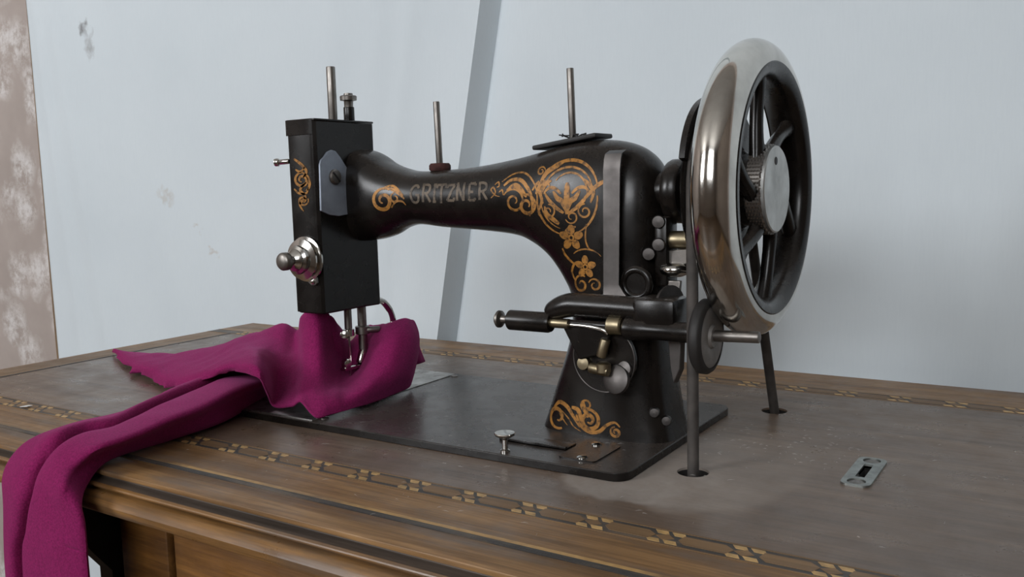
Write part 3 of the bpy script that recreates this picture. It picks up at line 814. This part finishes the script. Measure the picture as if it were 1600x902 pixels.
# ---- spool pins on the arm
MB().cyl((-.1897, AY, .1790), (-.1910, AY, .2305), .0024, 14, .0004).build('spool_pin', M['steel'], S)
MB().lathe([(.0070, 0), (.0080, .0012), (.0080, .0040), (.0068, .0056), (.0024, .0058)], (-.1897, AY, .1802), n=28).build('felt_washer', M['felt'], S, label='red-brown felt washer')
rot = Matrix.Rotation(math.radians(-7.5), 3, 'Y')
oc_ = MB().box((-.1030, .0760, .1945), (-.0545, .1010, .1975), .0010, rot); oc_.build('spool_plate', M['rubber'], S)
MB().cyl((-.0778, AY, .1950), (-.0790, AY, .2442), .0024, 14, .0004).build('spool_pin', M['steel'], S)
lb = MB()
random.seed(3)
for i in range(10):
    a = random.random() * 6.28; p0 = Vector((-.078 + .002 * math.cos(a), AY + .002 * math.sin(a), .1985))
    lb.tube([p0, p0 + Vector((.005 * math.cos(a), .004 * math.sin(a), .002)), p0 + Vector((.009 * math.cos(a + .4), .006 * math.sin(a), .001 + .002 * random.random()))], .0005, 5)
lb.build('thread_tuft', M['rubber'], S)
# ---- flat steel strip in front of the column
sp = [(.0700, .1880), (.0600, .1876), (.0555, .1860), (.0540, .1825), (.0530, .1760), (.0530, .1300), (.0530, .1060), (.0528, .1010), (.0520, .0975)]
V, F = [], []
for (y, z) in sp:
    f = (.1876 - min(z, .1876)) / .088
    x0, x1 = -.0376 - .0012 * f, -.0262 - .0022 * f
    if z < .104: x1 += .0035 if z > .099 else .007
    V += [(x0, y, z), (x1, y, z), (x1, y + .0016, z + .0006), (x0, y + .0016, z + .0006)]
for i in range(len(sp) - 1):
    for j in range(4): F.append((i * 4 + j, i * 4 + (j + 1) % 4, i * 4 + 4 + (j + 1) % 4, i * 4 + 4 + j))
F += [(0, 1, 2, 3), tuple(range(len(V) - 4, len(V)))]
MB().add(V, F).build('spring_strip', M['greysteel'], S, 30, 'upright flat grey steel strip in front of the column')
ro = MB().torus((-.0190, .0590, .1065), (0, -1, 0), .0085, .0024, 40, 12); ro.lathe([(.0085, 0), (.0085, .006)], (-.0190, .0640, .1065), (0, -1, 0), 28); ro.build('column_boss', M['enamel'], S)

# ---- handwheel
WX, WZ = .047, .162
HWL = bpy.data.objects.new('handwheel', None); HWL.empty_display_size = .05; COL.objects.link(HWL); HWL.parent = S; HWL.location = (WX - S.location.x, AY - S.location.y, WZ)
C0 = (WX, AY - .001, WZ)
rp = [(.0735 + .0137 * math.cos(math.radians(w)), .0122 * math.sin(math.radians(w))) for w in range(-100, 101, 8)]
MB().lathe(rp + [rp[0]], C0, (1, 0, 0), 144, cap=False).build('rim', M['rim'], HWL, 60, 'shiny nickel rim')
ri = MB(); n = 128; pr = [(.0735, -.0118), (.0715, -.0116), (.0692, -.0090), (.0662, -.0045), (.0645, 0), (.0645, .0065), (.0662, .0104), (.0695, .0126), (.0730, .0127), (.0738, .0120)]
ri.lathe([(a, b) for a, b in pr] + [pr[0]], C0, (1, 0, 0), n, cap=False); ri.build('inner_ring', M['enamel'], HWL, 40)
for i in range(6):
    a0 = math.radians(60 * i + 36); P, Rr = [], []
    for k_ in range(13):
        f = k_ / 12; rad = .020 + .0470 * f; a = a0 + math.radians(30) * (1 - f) ** 1.6
        P.append((WX + .002 + .002 * (1 - f), C0[1] + rad * math.cos(a), WZ + rad * math.sin(a))); Rr.append(.0038 + .0040 * abs(2 * f - 1) ** 4)
    V, F = [], []
    PP = [Vector(p) for p in P]
    for q in range(13):
        t = (PP[min(q + 1, 12)] - PP[max(q - 1, 0)]).normalized(); bi = t.cross(Vector((1, 0, 0))).normalized()
        for j in range(12):
            w = 2 * pi * j / 12
            V.append(PP[q] + Vector((1, 0, 0)) * (.0050 - .001 * math.sin(pi * q / 12)) * math.cos(w) + bi * Rr[q] * math.sin(w))
    for q in range(12):
        for j in range(12): F.append((q * 12 + j, q * 12 + (j + 1) % 12, (q + 1) * 12 + (j + 1) % 12, (q + 1) * 12 + j))
    F += [tuple(range(12)), tuple(range(144, 156))]
    MB().add(V, F).build('spoke', M['enamel'], HWL, 50)
hx = lambda x: (x, C0[1], WZ)
MB().lathe([(.018, 0), (.040, .0005), (.0500, .0020), (.0525, .0038), (.0510, .0052), (.0480, .0070), (.0470, .0090), (.0480, .0110), (.0510, .0128), (.0525, .0142), (.0500, .0155), (.0300, .0165), (.026, .0190)], hx(.0165), (1, 0, 0), 72).build('belt_pulley', M['enamel'], HWL, 35)
MB().lathe([(.024, 0), (.0235, .004), (.0215, .0060), (.0215, .0130), (.020, .014)], hx(.0345), (1, 0, 0), 48).build('hub', M['enamel'], HWL, 35)
kn = MB(); n = 140; rows = 11; V, F = [], []
for j in range(rows + 1):
    for i in range(n):
        rad = .0262 + (.00045 if (i // 2 + j) % 2 else -.0002) - (.001 if j in (0, rows) else 0)
        t = 2 * pi * i / n; V.append((.0470 + .0098 * j / rows, C0[1] + rad * math.cos(t), WZ + rad * math.sin(t)))
for j in range(rows):
    for i in range(n): F.append((j * n + i, j * n + (i + 1) % n, (j + 1) * n + (i + 1) % n, (j + 1) * n + i))
F.append(tuple(range(n)))
kn.add(V, F).build('knurled_knob', M['steel'], HWL, 20)
MB().lathe([(.0255, -.001), (.0254, .0014), (.0246, .0020), (.0002, .0021)], hx(.0568), (1, 0, 0), 72).build('clamp_disc', M['dial'], HWL, 35, 'pale metal face of the clamp knob')
MB().lathe([(.0024, 0), (.0022, .0004)], (.0588, C0[1] - .0035, WZ + .0165), (1, 0, 0), 16).build('pin_hole', M['rubber'], HWL)
bgd = MB()
V, F = [], []
for i in range(17):
    a = math.radians(98 + 62 * i / 16); r0, r1 = .0500, .0560 + .0025 * math.sin(pi * i / 16)
    for x_, r_ in ((.0190, r0), (.0190, r1), (.0225, r1), (.0225, r0)): V.append((x_, C0[1] + r_ * math.cos(a), WZ + r_ * math.sin(a)))
for i in range(16):
    for j in range(4): F.append((i * 4 + j, i * 4 + (j + 1) % 4, i * 4 + 4 + (j + 1) % 4, i * 4 + 4 + j))
F += [(0, 1, 2, 3), (64, 65, 66, 67)]
bgd.add(V, F).build('belt_guard', M['enamel'], S, 30)
ax = MB().cyl((-.024, C0[1], WZ), (.016, C0[1], WZ), .0125, 32, .001); ax.lathe([(.0125, 0), (.0190, .001), (.0200, .003), (.0200, .009), (.0185, .011), (.0125, .012)], (-.0085, C0[1], WZ), (1, 0, 0), 40)
ax.build('wheel_bush', M['enamel'], S)

# ---- bobbin winder, on a bracket in front of the column
BW = bpy.data.objects.new('bobbin_winder', None); COL.objects.link(BW); BW.parent = S; BW.location = (-.02 - S.location.x, .045 - S.location.y, .08)
wy, wz = .0430, .0812
MB().lathe([(.0006, -.0118), (.0040, -.0112), (.0058, -.0095), (.0056, -.0080), (.0030, -.0066), (.0026, -.004), (.0032, -.001), (.0032, 0)], (-.1015, wy, wz), (1, 0, 0), 24).build('winder_knob', M['steel'], BW)
MB().lathe([(.0052, 0), (.0066, .0012), (.0066, .0300), (.0058, .0320)], (-.1030, wy, wz), (1, 0, 0), 28).build('winder_sleeve', M['enamel'], BW, 35)
MB().cyl((-.072, wy, wz - .0), (-.058, wy, wz), .0032, 16).build('winder_spindle', M['brass'], BW)
MB().cyl((-.058, wy + .002, wz), (-.015, wy + .002, wz), .0026, 16).build('winder_rod', M['enamel'], BW)
ba = MB()
ba.tube(catmull([(-.0745, .0450, .0868), (-.0690, .0455, .0895), (-.0600, .0460, .0925), (-.0500, .0460, .0930), (-.0150, .0460, .0925), (.0130, .0460, .0915)], 4), [.0040, .0048, .0056, .0062, .0066, .0070, .0073, .0075, .0076, .0076, .0076, .0076, .0076, .0076, .0076, .0076, .0076, .0076, .0076, .0076, .0074], 20)
ba.box((-.0130, .0380, .0790), (.0140, .0640, .1000), .003); ba.box((-.0280, .0520, .0780), (-.0030, .0680, .0960), .003)
ba.build('winder_bracket', M['enamel'], BW, 45)
MB().lathe([(.0050, 0), (.0058, .0008), (.0058, .0088), (.0048, .0098)], (-.0300, wy - .001, .0826), (1, 0, 0), 24).build('winder_collar', M['brass'], BW, 35)
MB().lathe([(.0058, 0), (.0068, .0012), (.0068, .0140), (.0056, .0160), (.0060, .0440)], (-.0190, wy - .001, .0812), (1, 0, 0), 28).build('winder_bearing', M['enamel'], BW, 35)
px_ = .0290; pc_ = (px_, .0400, .0803)
wp = MB().lathe([(.0165, 0), (.0200, .0006), (.0215, .0022), (.0215, .0056), (.0205, .0070), (.0180, .0078), (.0176, .0060)], pc_, (1, 0, 0), 56, cap=False).build('winder_wheel', M['rubber'], BW, 50, 'small wheel with black rubber tyre')
MB().lathe([(.0060, 0), (.0178, .0002), (.0178, .0072), (.0160, .0080), (.0070, .0074), (.0060, .0090), (.0002, .0092)], (px_, .0400, .0803), (1, 0, 0), 40).build('wheel_face', M['face'], wp, 40, 'grey metal face')
MB().cyl((.0300, .0400, .0806), (.0636, .0400, .0818), .0033, 18, .0006).build('winder_shaft', M['steel'], BW)
# thread guide tray with bright rim, worm wheel, levers
MB().prism([(-.0640, .0802), (-.0560, .0808), (-.0450, .0806), (-.0350, .0794), (-.0296, .0772), (-.0320, .0700), (-.0400, .0620), (-.0520, .0588), (-.0560, .0660)], lambda x, z: (x, .0435, z), lambda x, z: (x, .0480, z)).build('guide_tray', M['enamel'], BW, bevel=.001)
MB().tube(catmull([(-.0650, .0430, .0800), (-.0560, .0428, .0808), (-.0450, .0427, .0806), (-.0350, .0427, .0794), (-.0300, .0428, .0772)], 4), [.0011] * 4 + [.0013] * 5 + [.0017] * 5 + [.0020] * 3, 10).build('guide_rim', M['chrome'], BW)
ww = MB().lathe([(.0002, -.0010), (.0205, -.0010), (.0215, .0002), (.0215, .0030)], (-.0368, .0510, .0600), (0, -1, 0), 64).build('worm_wheel', M['enamel'], BW, 35)
MB().torus((-.0368, .0480, .0600), (0, -1, 0), .0212, .0005, 64, 8).build('wheel_rim_line', M['greysteel'], ww)
MB().cyl((-.0325, .0430, .0735), (-.0358, .0425, .0620), .0032, 16, .001).build('winder_pin', M['brass'], BW)
kk = MB().cyl((-.0440, .0430, .0548), (-.0300, .0420, .0535), .0034, 16, .0012); kk.lathe([(.0034, 0), (.0046, .001), (.0046, .006), (.0030, .007)], (-.0340, .0425, .0520), n=16); kk.build('winder_lever', M['brass'], BW)
MB().lathe([(.0002, 0), (.0085, .0003), (.0095, .0018), (.0088, .0036), (.0060, .0048), (.0004, .0052)], (-.0262, .0470, .0478), (-.15, -1, .25), 28).build('winder_nut', M['greysteel'], BW, 45)
MB().lathe([(.0045, 0), (.0052, .001), (.0046, .004), (.0010, .0048)], (-.0218, .0500, .0545), (-.1, -1, .2), 20).build('winder_nut', M['greysteel'], BW)
MB().lathe([(.0040, 0), (.0046, .001), (.0040, .0036), (.0008, .0042)], (-.0500, .0485, .0560), (0, -1, .1), 18).build('lever_screw', M['brass'], BW)
MB().prism([(.0020, .0800), (.0110, .0800), (.0100, .0560), (.0060, .0470), (.0040, .0560)], lambda x, z: (x, .0560, z), lambda x, z: (x + .002, .0590, z)).build('winder_link', M['greysteel'], BW, bevel=.0005)
MB().lathe([(.0125, 0), (.0130, .0006), (.0130, .0022), (.0040, .0026), (.0038, .0010)], (.0020, .0580, .0935), (.95, -.3, 0), 40).build('winder_washer', M['greysteel'], BW, 30)

# ---- stitch levers and screws on the right of the column
RG = bpy.data.objects.new('stitch_regulator', None); COL.objects.link(RG); RG.parent = S; RG.location = (.0 - S.location.x, .075 - S.location.y, .12)
MB().box((-.0105, .0660, .1040), (-.0020, .0840, .1470), .002).build('regulator_bracket', M['enamel'], RG)
MB().cyl((-.0040, .0740, .1325), (.0105, .0750, .1325), .0056, 22, .0016).build('regulator_knob', M['brass'], RG)
MB().prism([(-.0080, .1260), (.0100, .1275), (.0120, .1190), (-.0070, .1130)], lambda x, z: (x, .0700, z), lambda x, z: (x, .0740, z)).build('regulator_lever', M['steel'], RG, bevel=.0008)
el = MB().lathe([(.0004, -.0048), (.0050, -.0044), (.0092, -.0024), (.0100, 0), (.0092, .0024), (.0050, .0042), (.0004, .0046)], (.0008, .0720, .1146), n=28); el.build('regulator_button', M['chrome'], RG, 60)
MB().prism([(-.0040, .1080), (.0060, .1080), (.0050, .0985), (.0000, .0990)], lambda x, z: (x, .0680, z), lambda x, z: (x, .0710, z)).build('regulator_tail', M['steel'], RG, bevel=.0006)
for p in ((-.0135, .0660, .1243), (-.0066, .0650, .1302), (-.0070, .0660, .1440), (-.0030, .0650, .0960)):
    MB().lathe([(.0040, 0), (.0042, .001), (.0036, .0026), (.0005, .0030)], p, (.25, -1, 0), 18).build('regulator_screw', M['greysteel'], RG)
for x, z in ((-.0115, .0245), (-.0060, .0185)):
    p = skin(x, z, 0) or Vector((x, .066, z))
    MB().lathe([(.0032, -.001), (.0034, .001), (.0028, .0026), (.0004, .0030)], p, (.3, -1, 0), 16).build('column_screw', M['greysteel'], S)

# ------------------------------------------------------------------ drive belt
def belt_path():
    R_ = .0502; c_ = (AY, WZ); P = []
    x = .0255
    fr_ang = math.radians(180)
    P.append((x, H1[1] + .0004, -.55)); P.append((x, H1[1] + .0004, -.2)); P.append((x, H1[1] + .0002, 0)); P.append((x, c_[0] - R_, WZ - .03))
    # over the pulley from the front (-y) round the top to the back, leaving where the back strand is tangent
    for i in range(25):
        a = math.radians(180 - (180 + 18.5) * i / 24)
        P.append((x, c_[0] + R_ * math.cos(a), WZ + R_ * math.sin(a)))
    P.append((x, H2[1], 0)); dy = (H2[1] - P[-2][1]) / (P[-2][2])
    P.append((x, H2[1] + dy * .15, -.15)); P.append((x, H2[1] + dy * .2, -.5))
    return P
tag(MB().tube(belt_path(), .0034, 12).build('drive_belt', M['belt'], None, 60), 'dark round leather drive belt running from the handwheel down through two holes in the table', 'belt')
CLOTH =  [[[-0.6635, 0.1184, 0.003], [-0.6523, 0.112, 0.005], [-0.6435, 0.1065, 0.007], [-0.6375, 0.1034, 0.008], [-0.6393, 0.1045, 0.008], [-0.6413, 0.1085, 0.003]], [[-0.5436, 0.0609, 0.004], [-0.5389, 0.0595, 0.009], [-0.5455, 0.0655, 0.011], [-0.5574, 0.0751, 0.012], [-0.5799, 0.0919, 0.011], [-0.5859, 0.1139, 0.006]], [[-0.4883, 0.0445, 0.004], [-0.4824, 0.0423, 0.012], [-0.4938, 0.052, 0.015], [-0.517, 0.0706, 0.015], [-0.5436, 0.0917, 0.014], [-0.5496, 0.1137, 0.006]], [[-0.4401, 0.0241, 0.005], [-0.4371, 0.0245, 0.013], [-0.4557, 0.0403, 0.016], [-0.485, 0.0646, 0.017], [-0.516, 0.0932, 0.016], [-0.522, 0.1152, 0.006]], [[-0.3687, 0.0025, 0.022], [-0.366, 0.0046, 0.029], [-0.3848, 0.0233, 0.03], [-0.4183, 0.055, 0.029], [-0.4648, 0.0992, 0.027], [-0.4708, 0.1212, 0.0095]], [[-0.3257, 0.0008, 0.034], [-0.3225, -0.0008, 0.04], [-0.3511, 0.0244, 0.04], [-0.3848, 0.0538, 0.038], [-0.4419, 0.1037, 0.034], [-0.4479, 0.1257, 0.0119]], [[-0.2794, -0.0138, 0.036], [-0.2849, -0.0095, 0.044], [-0.3184, 0.02, 0.044], [-0.3704, 0.0647, 0.04], [-0.4329, 0.1204, 0.038], [-0.4389, 0.1424, 0.0133]], [[-0.2959, 0.0105, 0.009], [-0.3095, 0.026, 0.0181], [-0.3266, 0.045, 0.0285], [-0.3554, 0.075, 0.0383], [-0.3837, 0.105, 0.0512], [-0.3897, 0.127, 0.0179]], [[-0.2739, 0.0085, 0.011], [-0.2901, 0.027, 0.0199], [-0.3088, 0.048, 0.0285], [-0.3396, 0.08, 0.036], [-0.3673, 0.108, 0.0461], [-0.3733, 0.13, 0.0161]], [[-0.2605, 0.0056, 0.017], [-0.2724, 0.02, 0.0232], [-0.2873, 0.038, 0.0359], [-0.301, 0.05, 0.0554], [-0.3124, 0.062, 0.0688], [-0.3184, 0.084, 0.0241]], [[-0.2428, 0.0027, 0.008], [-0.2525, 0.015, 0.0187], [-0.2681, 0.034, 0.0295], [-0.2801, 0.047, 0.0539], [-0.2883, 0.052, 0.0761], [-0.2943, 0.074, 0.0266]], [[-0.2398, 0.0162, 0.008], [-0.2454, 0.024, 0.0184], [-0.271, 0.052, 0.0217], [-0.2886, 0.074, 0.0333], [-0.2874, 0.07, 0.0661], [-0.2934, 0.092, 0.0231]], [[-0.2383, 0.0313, 0.008], [-0.2416, 0.034, 0.0167], [-0.2636, 0.056, 0.0186], [-0.2839, 0.08, 0.0221], [-0.3122, 0.112, 0.0393], [-0.3182, 0.134, 0.0138]], [[-0.2374, 0.0511, 0.008], [-0.2364, 0.048, 0.0205], [-0.2571, 0.066, 0.0248], [-0.2803, 0.09, 0.0279], [-0.3001, 0.118, 0.0519], [-0.3061, 0.14, 0.0182]], [[-0.2387, 0.0707, 0.008], [-0.2341, 0.065, 0.0232], [-0.2424, 0.073, 0.0354], [-0.2549, 0.084, 0.043], [-0.2775, 0.112, 0.0553], [-0.2835, 0.134, 0.0194]], [[-0.2409, 0.0885, 0.008], [-0.2333, 0.082, 0.0234], [-0.2349, 0.085, 0.0409], [-0.2435, 0.093, 0.0552], [-0.2618, 0.11, 0.0587], [-0.2678, 0.132, 0.0205]], [[-0.2446, 0.1064, 0.008], [-0.2379, 0.104, 0.0228], [-0.2367, 0.106, 0.0392], [-0.2403, 0.108, 0.0536], [-0.2535, 0.118, 0.0597], [-0.2595, 0.14, 0.0209]], [[-0.2487, 0.1146, 0.008], [-0.251, 0.124, 0.0199], [-0.2478, 0.126, 0.0364], [-0.2494, 0.128, 0.0494], [-0.2585, 0.132, 0.0552], [-0.2645, 0.154, 0.0193]]]
SU =  [[-0.3979, 0.08, 0.008], [-0.3989, 0.0436, 0.014], [-0.4071, 0.0146, 0.012], [-0.3791, -0.0405, 0.011], [-0.3743, -0.0674, 0.011], [-0.3715, -0.0936, 0.012], [-0.3664, -0.127, 0.012], [-0.3761, -0.138, 0.0018], [-0.3711, -0.15, -0.01], [-0.3665, -0.154, -0.032], [-0.3692, -0.155, -0.0763], [-0.3692, -0.155, -0.2], [-0.36719999999999997, -0.155, -0.33]]
SS =  [[-0.3813, 0.0764, 0.012], [-0.3672, 0.0259, 0.019], [-0.3547, -0.022, 0.018], [-0.3359, -0.0675, 0.017], [-0.322, -0.1007, 0.016], [-0.3271, -0.1188, 0.016], [-0.3221, -0.1391, 0.014], [-0.3284, -0.149, 0.0006], [-0.3246, -0.158, -0.0136], [-0.3357, -0.158, -0.0366], [-0.3448, -0.158, -0.0696], [-0.3448, -0.158, -0.2], [-0.3428, -0.158, -0.33]]
SM =  [[-0.335, 0.0492, 0.018], [-0.3033, -0.018, 0.026], [-0.2906, -0.0591, 0.024], [-0.2837, -0.0966, 0.022], [-0.2799, -0.1242, 0.02], [-0.2826, -0.1408, 0.018], [-0.2896, -0.151, 0.0096], [-0.2843, -0.162, 0.0012], [-0.2913, -0.162, -0.0144], [-0.2939, -0.163, -0.0334], [-0.2975, -0.163, -0.0569], [-0.2975, -0.163, -0.2], [-0.2955, -0.163, -0.33]]
SL =  [[-0.3462, 0.0598, 0.004], [-0.3189, -0.003, 0.004], [-0.3064, -0.0386, 0.004], [-0.3065, -0.0744, 0.003], [-0.3047, -0.1046, 0.003], [-0.2981, -0.1268, 0.003], [-0.2908, -0.143, -0.0045], [-0.2745, -0.157, -0.0091], [-0.2695, -0.159, -0.0195], [-0.2693, -0.159, -0.0357], [-0.2697, -0.159, -0.0522], [-0.2697, -0.159, -0.2], [-0.2677, -0.159, -0.33]]
# ------------------------------------------------------------------ the magenta cloth under the needle
FB = thing('fabric', (-.32, .02, .0), 'magenta woollen cloth bunched under the needle, one folded strip hanging over the table edge', 'cloth')
def bspl_surface(G, su, sv):
    rows = [catmull(c, sv) for c in G]
    cols = list(zip(*rows)); out = [catmull(c, su) for c in cols]
    return [list(r_) for r_ in zip(*out)]
cg = bspl_surface(CLOTH, 7, 8)
nu, nv = len(cg), len(cg[0])
for i in range(nu):
    for j in range(nv):
        p = cg[i][j]; x, y, z = p
        f = min(1, max(0, (z - .008) / .02))
        w = .0022 * noise.noise(Vector((x * 48, y * 48, z * 40))) + .0008 * noise.noise(Vector((x * 150, y * 150, 3)))
        p.z += w * (.3 + .7 * f); p.y += w * .6 * f
        if j < 6 and i < 40:
            e = (1 - j / 6) * (.008 if i < 32 else .003); p.x += e * noise.noise(Vector((i * .9, 0, 1))); p.y += e * 1.3 * noise.noise(Vector((i * .7, 5, 1)))
        lim = .0070 if (x > -.374 and y > -.004) else .0020
        p.z = max(p.z, lim)
bc = MB().surf(cg).build('bunched_cloth', M['wool'], FB, 80)
md = bc.modifiers.new('thick', 'SOLIDIFY'); md.thickness = .0016; md.offset = 0
SUB = 7
su, ss, sm, sl = (catmull(q, SUB) for q in (SU, SS, SM, SL))
def strip(name, rows, wr):
    g = []
    for pts in zip(*rows):
        g.append(catmull(pts, 6))
    for i, c_ in enumerate(g):
        for j, p in enumerate(c_):
            w = wr * noise.noise(Vector((p.x * 40, p.y * 40, p.z * 40)))
            p.z += w; p.y -= abs(w) * .6
    o = MB().surf(g).build(name, M['wool'], FB, 80)
    m_ = o.modifiers.new('thick', 'SOLIDIFY'); m_.thickness = .0018; m_.offset = 0
    return o
def off(a, dx=0, dy=0, dz=0): return [p + Vector((dx, dy, dz)) for p in a]
mid = [(a + b) / 2 + (Vector((0, -.001, .004)) if b.z > .005 else Vector((0, -.004, .002))) for a, b in zip(su, ss)]
p80 = [a * .09 + b * .91 + (Vector((0, -.001, .006)) if b.z > .005 else Vector((0, -.004, .001))) for a, b in zip(su, ss)]
und = [s_ + (m_ - s_) * .06 + (Vector((0, .003, -.011)) if s_.z > .005 else Vector((.002, .010, -.006))) for s_, m_ in zip(ss, sm)]
strip('back_fold', [off(su, 0, .004, -.004), su, mid, p80, [s_ + (Vector((0, 0, -.004)) if s_.z > .005 else Vector((0, .005, -.001))) for s_ in ss], und], .0008)
h1 = [(a * .55 + b * .45) + Vector((0, -.002, .003)) for a, b in zip(ss, sm)]
h2 = [(a * .5 + b * .5) + Vector((0, -.001, .002)) for a, b in zip(sm, sl)]
strip('front_fold', [off(und, .003, .001, -.001), [s_ + (m_ - s_) * .06 + (Vector((0, .001, -.006)) if s_.z > .005 else Vector((0, .005, 0))) for s_, m_ in zip(ss, sm)], [s_ + (m_ - s_) * .13 + Vector((0, -.001, .001)) for s_, m_ in zip(ss, sm)], h1, sm, h2, sl, [p + Vector((-.012, .006, -.0005)) for p in sl]], .0008)

# ------------------------------------------------------------------ bits lying about
chip = MB(); V = [(-.5085, -.0650, .0004), (-.4990, -.0640, .0016), (-.4985, -.0600, .0012), (-.5060, -.0588, .0005)]
chip.prism([(p[0], p[1]) for p in V], lambda x, y: (x, y, .0005 + (x + .5085) * .12), lambda x, y: (x, y, .0009 + (x + .5085) * .12))
tag(chip.build('paper_scrap', M['paper']), 'tiny white paper scrap on the front inlay at the left of the table', 'scrap')
random.seed(11); lint = MB()
for i in range(230):
    if i < 110: x, y = random.gauss(.055, .035), random.gauss(.105, .03)
    elif i < 170: x, y = random.uniform(-.25, .0), random.uniform(-.09, .05)
    else: x, y = random.uniform(-.3, .2), random.uniform(-.11, .2)
    z = BED + .0004 if (-.372 < x < 0 and 0 < y < .178) else .0004
    a = random.random() * pi; L = random.uniform(.0006, .0022); ca, sa = math.cos(a) * L, math.sin(a) * L; w = .00011
    lint.add([(x - ca, y - sa, z), (x, y, z + .0003), (x + ca, y + sa, z), (x + ca + w, y + sa - w, z), (x + w, y - w, z + .0002), (x - ca + w, y - sa - w, z)], [(0, 1, 4, 5), (1, 2, 3, 4)])
tag(lint.build('lint', M['lint']), 'pale lint and dust fibres scattered on the table top and bed', 'lint', kind='stuff')
